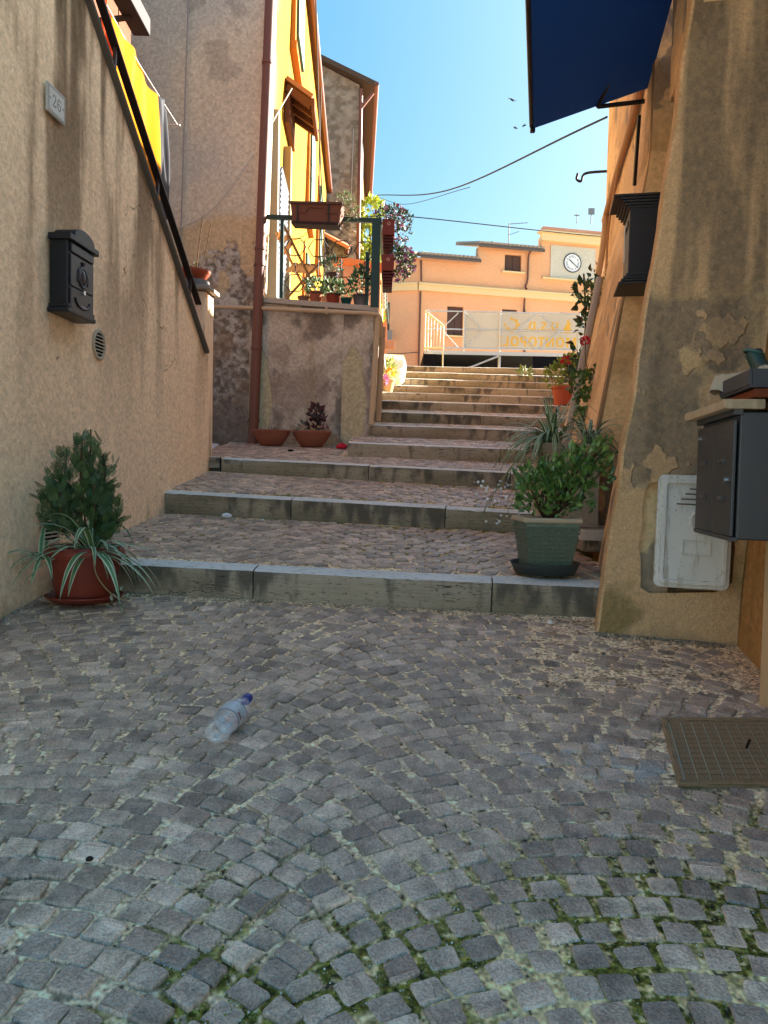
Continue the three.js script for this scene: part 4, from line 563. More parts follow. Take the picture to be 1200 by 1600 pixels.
  mesh('hour_hand', hand(Math.PI * 2 * 10.35 / 12, 0.24, 0.04), hm, ck); mesh('minute_hand', hand(Math.PI * 2 * 21.5 / 60, 0.36, 0.028).translate(0, 0, 0.016), hm, ck);
  const dp = pts => mesh('downpipe', tube(pts.map(p => [U(p[0]), p[1], p[2]]), 0.05, 6, 20), br, h);
  dp([[6.79, 12.2, 0.3], [6.78, 12.0, 0.1], [6.76, 10.9, 0.1], [6.66, 10.55, 0.1], [6.66, 10.4, 0.24]]); dp([[6.6, 9.95, 0.2], [6.62, 9.3, 0.1], [6.7, 9.0, 0.1], [6.7, 3.5, 0.1]]); dp([[1.5, 11.4, 0.1], [1.48, 10.4, 0.26]]); dp([[1.5, 9.95, 0.1], [1.48, 3.5, 0.1]]);
  mesh('cable', tube([[U(1.5), 7.1, 0.05], [U(0.6), 6.95, 0.3], [U(-0.5), 6.85, 0.6]], 0.02, 5), dk, h);
  const ln = thing('wall_lantern', 'small glazed lantern on the orange wall left of the stage', 'lantern', [0.42, 8.1, -37.6]); const lm = mat(rgb(190, 190, 186), 0.5);
  mesh('arm', tube([[0.0, -0.35, -1.3], [0, -0.32, -0.4], [0, 0.0, 0]], 0.03, 6), lm, ln); mesh('cage', lathe([[0.1, 0.0], [0.22, 0.62], [0.24, 0.64]], 6), new THREE.MeshPhysicalMaterial({ color: rgb(230, 224, 210), roughness: 0.3, transmission: 0.5, thickness: 0, side: THREE.DoubleSide }), ln); mesh('cap', lathe([[0.3, 0.64], [0.22, 0.8], [0.1, 0.88], [0.1, 0.95], [0.03, 1.02], [0, 1.12]], 8), lm, ln);
  const an = thing('tv_antenna', 'thin television aerial on the clock building roof', 'antenna', [5.9, 12.3, -38.6]); const am = mat(rgb(110, 116, 122), 0.6); mesh('mast', rod([0, 0, 0], [0, 1.5, 0], 0.025), am, an); mesh('boom', rod([0, 1.45, 0], [0.9, 1.5, 0.1], 0.02), am, an); mesh('boom', rod([-0.05, 0.9, 0], [0.5, 1.1, 0], 0.015), am, an); mesh('boom', rod([-1.3, 0.3, 0], [-0.8, 0.6, 0], 0.02), am, an);
  const a2 = thing('tv_antenna', 'aerial and rod above the parapet over the clock', 'antenna', [9.5, 13.5, -37.6]); mesh('mast', rod([0.2, 0, 0], [0.2, 0.75, 0], 0.03), am, a2); mesh('panel', box(0.3, 0.3, 0.05, 0.2, 0.6, 0), am, a2); mesh('mast', rod([-0.5, 0, 0], [-0.5, 0.5, 0], 0.02), am, a2); mesh('boom', rod([-0.62, 0.4, 0], [-0.38, 0.4, 0], 0.03), am, a2);
  const oh = thing('salmon_house', 'salmon house corner seen past the terrace edge', 'house'); mesh('wall', panel([[-6, 2.5, -30], [-0.02, 2.5, -30], [-0.02, 8.8, -30], [-6, 8.8, -30]], 0.3), mat(rgb(206, 134, 98), 0.9), oh); mesh('wall', panel([[-0.02, 2.5, -30], [-0.06, 2.5, -36], [-0.06, 8.8, -36], [-0.02, 8.8, -30]], 0.3), mat(rgb(206, 134, 98), 0.9), oh);
}
{ // piazza surface
  const p = mesh('piazza', new THREE.PlaneGeometry(60, 60).rotateX(-Math.PI / 2).translate(0, 3.36, -46.6), pmat(paint(4, 4, 256, 256, rough([176, 166, 148], 0.2, 231)), 0.9), scene); p.userData = { kind: 'structure' };
}
{
  const s = thing('stage', 'temporary metal stage with black skirts at the top of the stairs', 'stage', [0, 0, -21]); const al = mat(rgb(186, 188, 190), 0.4, { metalness: 0.5 }), bk = mat(rgb(20, 21, 28), 0.95);
  mesh('deck', box(6.2, 0.08, 4.2, 4.1, 4.5, -2.1), mat(rgb(90, 88, 86), 0.8), s); mesh('deck_edge', box(6.2, 0.1, 0.06, 4.1, 4.49, 0.035), al, s);
  const sk = (x0, x1, z) => { const n = Math.round((x1 - x0) * 14), g = new THREE.PlaneGeometry(x1 - x0, 1.12, n, 4), q = g.attributes.position; for (let i = 0; i < q.count; i++) q.setZ(i, 0.03 * Math.sin(q.getX(i) * 17) * (0.7 - q.getY(i))); g.computeVertexNormals(); return g.translate((x0 + x1) / 2, 3.9, z); };
  mesh('skirt', sk(0.98, 1.34, 0.06), bk, s); mesh('skirt', sk(3.94, 7.2, 0.06), bk, s); mesh('skirt', sk(1.0, 7.2, -4.1), bk, s); mesh('skirt', sk(-4.1, 0, 0).rotateY(-Math.PI / 2).translate(1.0, 0, 0), bk, s);
  for (const x of [1.3, 3.05, 5.2, 7.0]) for (const z of [-0.06, -4.0]) mesh('leg', cyl(0.045, 0.045, 1.13, 10, x, 3.92, z), al, s);
  mesh('brace', rod([1.9, 3.95, 0.1], [3.02, 4.42, 0.1], 0.028), al, s); mesh('under_beam', box(5.8, 0.06, 0.06, 4, 4.05, -1.6), mat(rgb(70, 70, 72), 0.6), s);
  // guard rail
  const P = [1.08, 2.06, 3.03, 5.17, 7.1]; for (const x of P) { mesh('rail_post', rod([x, 4.5, 0.05], [x, 5.62, 0.05], 0.026), al, s); } for (const y of [5.6, 5.12, 4.62]) mesh('rail', rod([1.08, y, 0.05], [7.1, y, 0.05], 0.018), al, s);
  for (const [a, b] of [[1.9, 1.45], [2.1, 2.55], [4.0, 3.45], [4.1, 4.65]]) { mesh('diagonal', rod([a, 5.56, 0.05], [b, 5.12, 0.05], 0.014), al, s); mesh('diagonal', rod([b, 5.12, 0.05], [a, 4.64, 0.05], 0.014), al, s); }
  const st = thing('stage_steps_rail', 'pale metal handrail of the steps at the left end of the stage', 'handrail', [0, 0, -21]); const wm = mat(rgb(214, 208, 184), 0.5); mesh('rail', rod([1.02, 5.62, -0.1], [1.42, 4.95, 1.3], 0.03), wm, st); mesh('rail', rod([1.02, 4.62, -0.1], [1.42, 4.4, 1.3], 0.03), wm, st); for (let i = 0; i <= 6; i++) { const t = i / 6; mesh('baluster', rod([1.02 + 0.4 * t, 4.62 - 0.22 * t, -0.1 + 1.4 * t], [1.02 + 0.4 * t, 5.62 - 0.67 * t, -0.1 + 1.4 * t], 0.016), wm, st); } for (const t of [0, 1]) mesh('foot', rod([1.02 + 0.4 * t, 3.36, -0.1 + 1.4 * t], [1.02 + 0.4 * t, 4.62 - 0.22 * t, -0.1 + 1.4 * t], 0.02), wm, st);
  // banner seen from behind: lettering reads mirrored
  const cv = document.createElement('canvas'); cv.width = 1024; cv.height = 264; const x = cv.getContext('2d'); x.fillStyle = '#8f897e'; x.fillRect(0, 0, 1024, 264); x.save(); x.translate(1024, 0); x.scale(-1, 1); x.fillStyle = '#a37f30'; x.textAlign = 'center'; x.textBaseline = 'middle';
  // mirrored drawing space: left edge here is the right edge as seen
  x.font = 'bold 92px sans-serif'; x.fillText('U.S.D.', 446, 92); x.font = 'bold 100px sans-serif'; x.fillText('MONTOPOLI', 476, 204, 590);
  x.beginPath(); x.moveTo(225, 60); x.quadraticCurveTo(300, 80, 280, 130); x.quadraticCurveTo(250, 150, 215, 120); x.quadraticCurveTo(250, 100, 225, 60); x.fill(); x.beginPath(); x.moveTo(250, 30); x.quadraticCurveTo(275, 60, 250, 90); x.quadraticCurveTo(235, 60, 250, 30); x.fill();
  x.strokeStyle = '#a37f30'; x.lineWidth = 12; x.beginPath(); x.arc(668, 84, 38, 0.3, 4.6); x.stroke(); for (let i = 0; i < 7; i++) { x.beginPath(); x.arc(668 + 52 * Math.cos(i * 0.8), 84 + 44 * Math.sin(i * 0.8), 10, 0, 7); x.fill(); } x.restore();
  const t = new THREE.CanvasTexture(cv); t.colorSpace = THREE.SRGBColorSpace;
  const g = new THREE.PlaneGeometry(3.75, 0.98, 40, 10), q = g.attributes.position; for (let i = 0; i < q.count; i++) q.setZ(i, 0.012 * Math.sin(q.getX(i) * 5) + 0.01 * fbm(q.getX(i) * 3, q.getY(i) * 3, 2, 3)); g.computeVertexNormals();
  const b = thing('banner', 'pale banner with mirrored yellow lettering tied to the stage rail', 'banner', [3.93, 5.1, -21.0]); mesh('cloth', g, new THREE.MeshPhysicalMaterial({ map: t, roughness: 0.9, transmission: 0.25, thickness: 0, side: THREE.DoubleSide }), b);
}

// ---------- plants ----------
const leafMat = new THREE.MeshStandardMaterial({ vertexColors: true, roughness: 0.55, side: THREE.DoubleSide });
const leafMat2 = new THREE.MeshPhysicalMaterial({ vertexColors: true, roughness: 0.8, side: THREE.DoubleSide, transmission: 0.35, thickness: 0 });
const glossMat = new THREE.MeshStandardMaterial({ vertexColors: true, roughness: 0.32, side: THREE.DoubleSide });
const twig = mat(rgb(84, 66, 48), 0.9), soil = mat(rgb(52, 42, 34), 1), terra = mat(rgb(158, 76, 52), 0.7), terra2 = mat(rgb(122, 46, 30), 0.5), white = mat(rgb(226, 224, 214), 0.7);
// oval leaf: 6 triangles folded along the midrib, pointing along +y
function leafGeo(l, w, fold = 0.25, bendz = 0.15) { const P = [[0, 0, 0], [w * 0.42, l * 0.3, w * fold], [w * 0.5, l * 0.6, w * fold], [0, l, -l * bendz], [-w * 0.5, l * 0.6, w * fold], [-w * 0.42, l * 0.3, w * fold], [0, l * 0.5, 0]], I = [0, 1, 6, 1, 2, 6, 2, 3, 6, 3, 4, 6, 4, 5, 6, 5, 0, 6]; const g = new THREE.BufferGeometry(); g.setAttribute('position', new THREE.Float32BufferAttribute(P.flat(), 3)); g.setAttribute('uv', new THREE.Float32BufferAttribute(P.flatMap(p => [p[0], p[1]]), 2)); g.setIndex(I); g.computeVertexNormals(); return g; }
function addCopy(out, src, m, col) { const p = src.attributes.position, idx = src.index, v = new THREE.Vector3(); for (let i = 0; i < idx.count; i++) { v.fromBufferAttribute(p, idx.getX(i)).applyMatrix4(m); out.P.push(v.x, v.y, v.z); out.C.push(col[0], col[1], col[2]); } }
function finish(out) { const g = new THREE.BufferGeometry(); g.setAttribute('position', new THREE.Float32BufferAttribute(out.P, 3)); g.setAttribute('color', new THREE.Float32BufferAttribute(out.C, 3)); g.setAttribute('uv', new THREE.Float32BufferAttribute(new Float32Array(out.P.length / 3 * 2), 2)); g.computeVertexNormals(); return g; }
const orient = (pos, dir, roll, s = 1) => { const q = new THREE.Quaternion().setFromUnitVectors(V(0, 1, 0), dir.clone().normalize()); q.multiply(new THREE.Quaternion().setFromAxisAngle(V(0, 1, 0), roll)); return new THREE.Matrix4().compose(pos, q, V(s, s, s)); };
const rdir = (up = 0) => { const a = R(0, 6.2832), y = R(-1, 1); const s = Math.sqrt(1 - y * y); return V(Math.cos(a) * s, y + up, Math.sin(a) * s).normalize(); };
// leafy clump: leaves spread through several lobes
function clump(lobes, n, src, pal, up = 0.5) { const out = { P: [], C: [] }; let tot = 0; for (const l of lobes) tot += l[3] ** 2; for (const l of lobes) { const k = Math.round(n * l[3] ** 2 / tot); for (let i = 0; i < k; i++) { const d = rdir(0.15), r = l[3] * Math.cbrt(R(0.25, 1)); const p = V(l[0] + d.x * r, l[1] + d.y * r * (l[4] || 1), l[2] + d.z * r), dir = d.clone().multiplyScalar(0.8).add(V(R(0.5), up + R(0.4), R(0.5))); const c = pal[Math.floor(R(0, pal.length))], b = R(0.75, 1.25); addCopy(out, src, orient(p, dir, R(3.14), R(0.55, 1.3)), [c[0] * b, c[1] * b, c[2] * b]); } } return finish(out); }
function blade(base, dir, len, w, droop, c1, c2) { // strap leaf with pale margins
  const n = 9, P = [], C = [], I = [], d = dir.clone().normalize(), side = d.clone().cross(V(0, 1, 0)).normalize(), p = base.clone(), t = d.clone();
  for (let i = 0; i <= n; i++) { const u = i / n, ww = w * Math.sin(Math.PI * Math.min(1, 0.22 + u * 0.78)) * (u > 0.96 ? 0.25 : 1), up = t.clone().cross(side).normalize(); for (const [s, c] of [[-1, c2], [-0.45, c1], [0.45, c1], [1, c2]]) { const q = p.clone().addScaledVector(side, s * ww / 2).addScaledVector(up, -Math.abs(s) * ww * -0.22); P.push(q.x, q.y, q.z); C.push(...c); } if (i) for (let k = 0; k < 3; k++) { const a = (i - 1) * 4 + k; I.push(a, a + 1, a + 5, a, a + 5, a + 4); } t.y -= droop / n * (0.5 + u); t.normalize(); p.addScaledVector(t, len / n); }
  const g = new THREE.BufferGeometry(); g.setAttribute('position', new THREE.Float32BufferAttribute(P, 3)); g.setAttribute('color', new THREE.Float32BufferAttribute(C, 3)); g.setAttribute('uv', new THREE.Float32BufferAttribute(new Float32Array(P.length / 3 * 2), 2)); g.setIndex(I); g.computeVertexNormals(); return g;
}
function spider(o, c, n, l0, l1, w, lean = V(0, 0, 0)) { for (let i = 0; i < n; i++) { const a = i * 2.4 + R(0.3), el = R(0.1, 1.2), d = V(Math.cos(a) * Math.cos(el), Math.sin(el), Math.sin(a) * Math.cos(el)).add(lean); const b = R(0.8, 1.2); mesh('leaf', blade(c.clone().add(V(R(0.02), 0, R(0.02))), d, R(l0, l1), w * R(0.8, 1.2), R(1.5, 3.2), [0.07 * b, 0.16 * b, 0.05 * b], [0.62 * b, 0.66 * b, 0.48 * b]), leafMat, o); } }
const potProf = (r0, r1, h, rim = 0.02, lip = 0.035) => [[0, 0.004], [r0, 0.004], [r0, 0.0], [r0 + (r1 - r0) * 0.85, h - lip], [r1, h - lip], [r1 + rim * 0.3, h - lip * 0.5], [r1, h], [r1 - rim, h], [r1 - rim, h - 0.03], [0, h - 0.035]];

{ // conifer and spider plants in the big terracotta pot, left
  rnd = mulberry(41);
  const x0 = -1.345, z0 = -3.45, y0 = treadY(0, x0, z0) + 0.004, o = thing('potted_conifer', 'dark green dwarf conifer with striped spider plants in a big terracotta pot', 'potted plant', [x0, y0, z0]);
  mesh('saucer', lathe([[0, 0], [0.135, 0], [0.165, 0.022], [0.17, 0.03], [0.16, 0.03], [0.15, 0.012], [0, 0.01]], 40), terra2, o);
  mesh('pot', lathe(potProf(0.118, 0.168, 0.235, 0.018, 0.05), 44).translate(0, 0.012, 0), terra2, o); mesh('soil', new THREE.CircleGeometry(0.152, 28).rotateX(-Math.PI / 2).translate(0, 0.222, 0), soil, o);
  const trunk = [], spray = { P: [], C: [] };
  // a flat frond of scale leaves
  const fr = (() => { const P = [], I = []; const dia = (ax, ay, bx, by, w) => { const k = P.length / 3, dx = bx - ax, dy = by - ay, L = Math.hypot(dx, dy), nx = -dy / L * w, ny = dx / L * w, mxx = ax + dx * 0.45, my = ay + dy * 0.45; P.push(ax, ay, 0, mxx + nx, my + ny, 0.002, bx, by, 0, mxx - nx, my - ny, 0.002); I.push(k, k + 1, k + 2, k, k + 2, k + 3); }; dia(0, 0, 0, 1, 0.03); for (let i = 0; i < 6; i++) { const y = 0.15 + i * 0.13, l = 0.42 * (1 - i * 0.1); for (const s of [-1, 1]) { dia(0, y, s * l * 0.7, y + l * 0.75, 0.036); dia(s * l * 0.32, y + l * 0.34, s * l * 0.75, y + l * 0.35, 0.028); } } const g = new THREE.BufferGeometry(); g.setAttribute('position', new THREE.Float32BufferAttribute(P, 3)); g.setIndex(I); return g; })();
  const tips = [[-0.02, 0.74, 0], [0.045, 0.77, 0.02], [-0.1, 0.68, 0.03], [0.11, 0.66, -0.02], [-0.15, 0.58, 0], [0.02, 0.68, 0.1], [0.0, 0.66, -0.1], [0.15, 0.52, 0.03], [-0.17, 0.5, 0.05], [0.1, 0.54, 0.12], [-0.09, 0.53, 0.13], [0.16, 0.42, 0.05], [-0.14, 0.42, -0.06], [0.06, 0.45, -0.13], [0.14, 0.36, 0.08]];
  for (const t of tips) {
    t[0] *= 0.7; t[2] *= 0.8; const A = V(R(0.02), 0.23, R(0.02)), B = V(...t), pts = []; for (let i = 0; i <= 8; i++) { const u = i / 8; pts.push(A.clone().lerp(B, u).add(V(t[0] * 0.5 * Math.sin(u * Math.PI), 0, t[2] * 0.5 * Math.sin(u * Math.PI)))); } trunk.push(new THREE.TubeGeometry(new THREE.CatmullRomCurve3(pts), 8, 0.004, 5));
    for (let i = 0; i < 66; i++) { const u = 0.25 + 0.7 * Math.pow(R(0, 1), 0.8), k = u * 8, p = pts[Math.floor(Math.min(7, k))].clone().lerp(pts[Math.min(8, Math.floor(k) + 1)], k % 1); const d = V(R(1), R(0.5, 1.5), R(1)).add(V(p.x * 3, 0, p.z * 3)); p.add(V(R(0.04), R(0.03), R(0.04))); const b = R(0.6, 1.3), m = R(0, 1); addCopy(spray, fr, orient(p, d, R(3.14), R(0.03, 0.085) * (u > 0.9 ? 0.9 : 1)), [(0.042 + 0.03 * m) * b, (0.095 + 0.035 * m) * b, 0.036 * b]); }
  }
  mesh('branches', merge(trunk), twig, o); mesh('foliage', finish(spray), new THREE.MeshStandardMaterial({ vertexColors: true, roughness: 0.7, side: THREE.DoubleSide }), o).userData.kind = 'stuff';
  spider(o, V(0.06, 0.225, 0.09), 46, 0.22, 0.44, 0.023, V(0.25, 0, 0.1)); spider(o, V(-0.15, 0.2, 0.09), 14, 0.14, 0.26, 0.02, V(-0.1, 0, 0.2));
  mesh('runner', tube([[0.09, 0.24, 0.15], [0.13, 0.14, 0.2], [0.19, 0.06, 0.19], [0.24, 0.03, 0.17]], 0.0025, 5), mat(rgb(150, 140, 96), 0.8), o);
  mesh('trailing_leaves', clump([[0.23, 0.05, 0.18, 0.03], [0.22, 0.02, 0.22, 0.03]], 26, leafGeo(0.025, 0.012), [[0.3, 0.36, 0.26], [0.14, 0.2, 0.1]]), leafMat, o).userData.kind = 'stuff';
}
{ // evergreen shrub in the square ribbed planter
  rnd = mulberry(43);
  const x0 = 0.775, z0 = -3.665, y0 = treadY(1, x0, z0) + 0.004, o = thing('potted_shrub', 'glossy green shrub in a square ribbed planter with beige rim', 'potted plant', [x0, y0, z0], 0.06);
  const gm = pmat(paint(0.3, 0.3, 128, 128, (x, y) => { const n = fbm(x * 60, y * 60, 3, 241); return [...mx([88, 102, 86], [134, 146, 124], n), n]; }), 0.8, 0.004), bg = mat(rgb(178, 160, 136), 0.85);
  mesh('saucer', lathe([[0, 0], [0.14, 0], [0.163, 0.05], [0.168, 0.055], [0.16, 0.053], [0.136, 0.008], [0, 0.008]], 40), mat(rgb(52, 58, 56), 0.6), o);
  const sq = (w0, w1, h, y) => { const g = new THREE.CylinderGeometry(w1 * Math.SQRT1_2, w0 * Math.SQRT1_2, h, 4, 1).rotateY(Math.PI / 4); return g.toNonIndexed().translate(0, y + h / 2, 0); };
  const body = mesh('planter', (() => { const g = sq(0.19, 0.252, 0.225, 0.022); g.computeVertexNormals(); return g; })(), gm, o); mesh('foot', box(0.17, 0.02, 0.17, 0, 0.018, 0, 0.004), bg, o);
  for (let i = 0; i < 10; i++) { const t = (i + 0.5) / 10, w = 0.19 + 0.062 * t + 0.006, y = 0.034 + t * 0.195, L = []; for (let s = 0; s < 4; s++) { const g = new THREE.BoxGeometry(w, 0.014, 0.008, 22, 1, 1), p = g.attributes.position; for (let k = 0; k < p.count; k++) { p.setY(k, p.getY(k) + (fbm(p.getX(k) * 60 + i * 9, s * 4, 2, 3) - 0.5) * 0.006); if (p.getZ(k) > 0) p.setZ(k, p.getZ(k) + (fbm(p.getX(k) * 90 + i * 5, s * 7, 2, 5) - 0.5) * 0.006); } L.push(g.translate(0, 0, w / 2 - 0.003).rotateY(s * Math.PI / 2).translate(0, y, 0)); } const rg = merge(L); rg.computeVertexNormals(); mesh('rib', rg, gm, body); }
  mesh('rim', merge([0, 1, 2, 3].map(s => box(s % 2 ? 0.236 : 0.276, 0.024, 0.02, 0, 0, 0.128, 0.009, 3).rotateY(s * Math.PI / 2).translate(0, 0.258, 0))), bg, o); mesh('soil', new THREE.PlaneGeometry(0.235, 0.235).rotateX(-Math.PI / 2).translate(0, 0.24, 0), soil, o);
  const st = []; const lob = [[-0.03, 0.4, 0.0, 0.1, 1.1], [0.08, 0.43, 0.02, 0.11], [0.14, 0.5, -0.02, 0.1], [0.21, 0.55, 0.0, 0.08], [-0.07, 0.36, 0.04, 0.09], [0.05, 0.35, 0.07, 0.09], [0.25, 0.48, 0.0, 0.06], [-0.09, 0.45, 0, 0.06], [0.28, 0.6, 0.0, 0.045], [0.13, 0.36, 0.02, 0.09], [0.0, 0.49, 0, 0.06]];
  for (const l of lob) for (let i = 0; i < 2; i++) st.push(tube([[R(0.03), 0.24, R(0.03)], [l[0] * 0.5 + R(0.02), 0.24 + (l[1] - 0.24) * 0.5, l[2] * 0.5], [l[0] + R(0.03), l[1] + 0.03, l[2] + R(0.03)]], 0.004, 5, 6));
  mesh('stems', merge(st), twig, o); mesh('foliage', clump(lob, 820, leafGeo(0.045, 0.022, 0.2, 0.2), [[0.08, 0.17, 0.035], [0.1, 0.2, 0.04], [0.055, 0.13, 0.03], [0.16, 0.27, 0.07]], 0.7), glossMat, o).userData.kind = 'stuff';
}
{ // spider plant in a concrete box behind the shrub
  rnd = mulberry(47);
  const x0 = 1.04, z0 = -4.5, y0 = treadY(1, x0, z0) + 0.0, o = thing('potted_spider_plant', 'sprawling striped spider plant in a beige concrete box behind the shrub', 'potted plant', [x0, y0, z0]), cm = pmat(paint(0.4, 0.4, 128, 128, rough([168, 152, 130], 0.3, 251)), 0.95);
  mesh('planter', box(0.32, 0.54, 0.3, 0.02, 0.27, 0, 0.01, 2), cm, o); mesh('planter_rim', box(0.35, 0.06, 0.33, 0.02, 0.54, 0, 0.01, 2), cm, o);
  spider(o, V(-0.08, 0.57, 0.03), 110, 0.26, 0.5, 0.015, V(-0.4, 0.2, 0.2)); spider(o, V(0.14, 0.57, 0.02), 50, 0.2, 0.38, 0.015, V(0.1, 0.3, 0.1));
  for (let i = 0; i < 7; i++) { const a = [-0.12, 0.5, 0.08], e = [-0.42 + R(0.1), 0.13 + R(0.1), 0.22 + R(0.1)]; mesh('runner', tube([a, [-0.24, 0.5 + R(0.05), 0.15], [e[0] + 0.06, e[1] + 0.14, e[2]], e], 0.0022, 4, 14), mat(rgb(120, 124, 88), 0.8), o); }
  const fl = new THREE.CircleGeometry(0.009, 6); const out = { P: [], C: [] }; fl.setIndex(fl.index); for (let i = 0; i < 46; i++) addCopy(out, fl, orient(V(-0.4 + R(0.14), 0.22 + R(0.13), 0.2 + R(0.1)), rdir(), 0), [0.7, 0.7, 0.66]); mesh('small_flowers', finish(out), leafMat, o).userData.kind = 'stuff';
}
{ // geranium and other pots farther up
  rnd = mulberry(53);
  const x0 = 1.62, z0 = -5.95, y0 = treadY(3, x0, z0), o = thing('potted_geranium', 'bushy geranium with two red flower heads in a beige box', 'potted plant', [x0, y0, z0]), cm = mat(rgb(170, 150, 126), 0.95);
  mesh('planter', box(0.26, 0.4, 0.3, 0.02, 0.2, 0, 0.01, 2), cm, o); mesh('planter_rim', box(0.29, 0.05, 0.33, 0.02, 0.39, 0, 0.01, 2), cm, o);
  const round = leafGeo(0.035, 0.045, 0.12, 0.1);
  mesh('foliage', clump([[-0.07, 0.5, 0.1, 0.13], [0.07, 0.55, 0.05, 0.14], [-0.12, 0.38, 0.15, 0.09], [0.0, 0.68, 0, 0.13], [0.14, 0.7, 0, 0.1], [-0.1, 0.66, 0.02, 0.11]], 620, round, [[0.07, 0.15, 0.025], [0.05, 0.11, 0.02], [0.11, 0.18, 0.03]], 0.4), leafMat, o).userData.kind = 'stuff';
  mesh('dark_blossom', clump([[0.02, 0.6, 0.14, 0.05], [0.12, 0.61, 0.12, 0.04]], 60, leafGeo(0.02, 0.018), [[0.1, 0.015, 0.03]]), leafMat, o).userData.kind = 'stuff';
  for (const [sx, sy, sz, hx, hy, hz] of [[-0.05, 0.7, 0.02, -0.1, 1.0, 0.0], [-0.12, 0.4, 0.12, -0.27, 0.83, 0.1]]) { const f = mesh('flower_stem', tube([[sx, sy, sz], [(sx + hx) / 2 - 0.02, (sy + hy) / 2, hz], [hx, hy, hz]], 0.004, 5), mat(rgb(96, 80, 56), 0.8), o); mesh('flower_head', clump([[hx, hy, hz, 0.028]], 46, leafGeo(0.02, 0.018), [[0.62, 0.01, 0.03], [0.5, 0.01, 0.02]]), leafMat, f); }
  const l0 = [2.02, treadY(5, 2.02, -7.4), -7.4], l = thing('potted_rose', 'tall leafy plant tied to a grey pole beside the upper steps', 'potted plant', l0);
  mesh('pot', lathe(potProf(0.11, 0.15, 0.24), 24), terra, l); mesh('pole', rod([0, 0.1, 0.02], [0.02, 1.25, 0.02], 0.02), mat(rgb(130, 142, 158), 0.5), l); mesh('stems', merge([tube([[-0.03, 0.2, 0], [-0.06, 0.7, 0], [-0.04, 1.2, 0.02]], 0.007, 5), tube([[0.02, 0.2, 0], [0.06, 0.8, 0], [0.0, 1.3, 0.02]], 0.007, 5)]), twig, l);
  mesh('foliage', clump([[-0.02, 1.2, 0, 0.12], [-0.14, 1.32, 0, 0.1], [0.05, 1.4, 0, 0.08], [-0.1, 1.05, 0, 0.07], [0.05, 0.5, 0.05, 0.14], [-0.15, 0.75, 0.05, 0.1], [-0.2, 0.5, 0.1, 0.12]], 330, leafGeo(0.085, 0.04, 0.2, 0.25), [[0.03, 0.08, 0.03], [0.05, 0.11, 0.035]]), leafMat, l).userData.kind = 'stuff';
  const y2 = thing('potted_bush', 'yellow green bush in a pot higher on the right of the stairs', 'potted plant', [2.35, treadY(7, 2.35, -10.2), -10.2]); mesh('pot', lathe(potProf(0.12, 0.17, 0.25), 24), terra, y2); mesh('foliage', clump([[0, 0.42, 0, 0.2], [-0.16, 0.36, 0.05, 0.13], [0.1, 0.55, 0, 0.14]], 420, leafGeo(0.06, 0.035), [[0.2, 0.28, 0.03], [0.12, 0.2, 0.03], [0.26, 0.3, 0.05]]), leafMat2, y2).userData.kind = 'stuff';
  const cv = thing('climbing_plant', 'dark leafed climber on the corner of the orange house', 'climber'); const px = rw(8.0) - 0.12; mesh('stem', tube([[px - 0.2, 1.8, -7.9], [px - 0.08, 2.6, -7.95], [px - 0.1, 3.2, -8.0]], 0.01, 5), twig, cv);
  mesh('foliage', clump([[px - 0.12, 2.95, -7.9, 0.1], [px - 0.06, 2.65, -7.9, 0.11], [px - 0.1, 2.4, -7.9, 0.11], [px - 0.02, 3.15, -7.9, 0.06]], 44, leafGeo(0.1, 0.06, 0.2, 0.3), [[0.02, 0.045, 0.02], [0.03, 0.06, 0.025], [0.07, 0.045, 0.03]]), glossMat, cv).userData.kind = 'stuff';
  const w1 = thing('weed', 'small tuft of weed on the top step', 'weed', [2.55, treadY(11, 2.55, -14.5) - 0.08, -14.33]); mesh('leaves', clump([[0, 0.09, 0, 0.1, 0.7]], 60, leafGeo(0.12, 0.03), [[0.16, 0.2, 0.06]]), leafMat, w1);
}
{ // two terracotta bowls below the terrace
  rnd = mulberry(59);
  const bowl = (x, z, label) => { const o = thing('terracotta_bowl', label, 'flower pot', [x, treadY(3, x, z) + 0.004, z], 0, 'bowls at the foot of the terrace wall'); mesh('bowl', lathe([[0, 0], [0.105, 0], [0.165, 0.09], [0.19, 0.135], [0.198, 0.14], [0.198, 0.155], [0.182, 0.155], [0.165, 0.12], [0, 0.115]], 36).scale(1, 1, 0.6), mat(rgb(140, 84, 64), 0.75), o); mesh('soil', new THREE.CircleGeometry(0.168, 24).rotateX(-Math.PI / 2).scale(1, 1, 0.6).translate(0, 0.125, 0), soil, o); return o; };
  const a = bowl(-1.13, -7.62, 'empty terracotta bowl beside the brown downpipe'), b = bowl(-0.73, -7.62, 'terracotta bowl with a dark purple plant below the terrace');
  mesh('stem', tube([[0.04, 0.12, 0], [0.05, 0.25, 0.01], [0.04, 0.36, 0]], 0.006, 5), twig, b); mesh('foliage', clump([[0.04, 0.32, 0, 0.07], [0.03, 0.22, 0.02, 0.06]], 60, leafGeo(0.07, 0.045), [[0.06, 0.018, 0.02], [0.045, 0.02, 0.022]]), leafMat, b).userData.kind = 'stuff'; mesh('sprig', clump([[-0.09, 0.2, 0, 0.05]], 26, leafGeo(0.035, 0.014), [[0.09, 0.12, 0.07]]), leafMat, b).userData.kind = 'stuff'; mesh('sprig', clump([[0.13, 0.18, 0, 0.03]], 14, leafGeo(0.03, 0.02), [[0.2, 0.03, 0.04]]), leafMat, b).userData.kind = 'stuff';
  mesh('sprig', clump([[0.0, 0.15, 0, 0.04, 0.5]], 14, leafGeo(0.03, 0.012), [[0.16, 0.12, 0.07]]), leafMat, a).userData.kind = 'stuff';
}
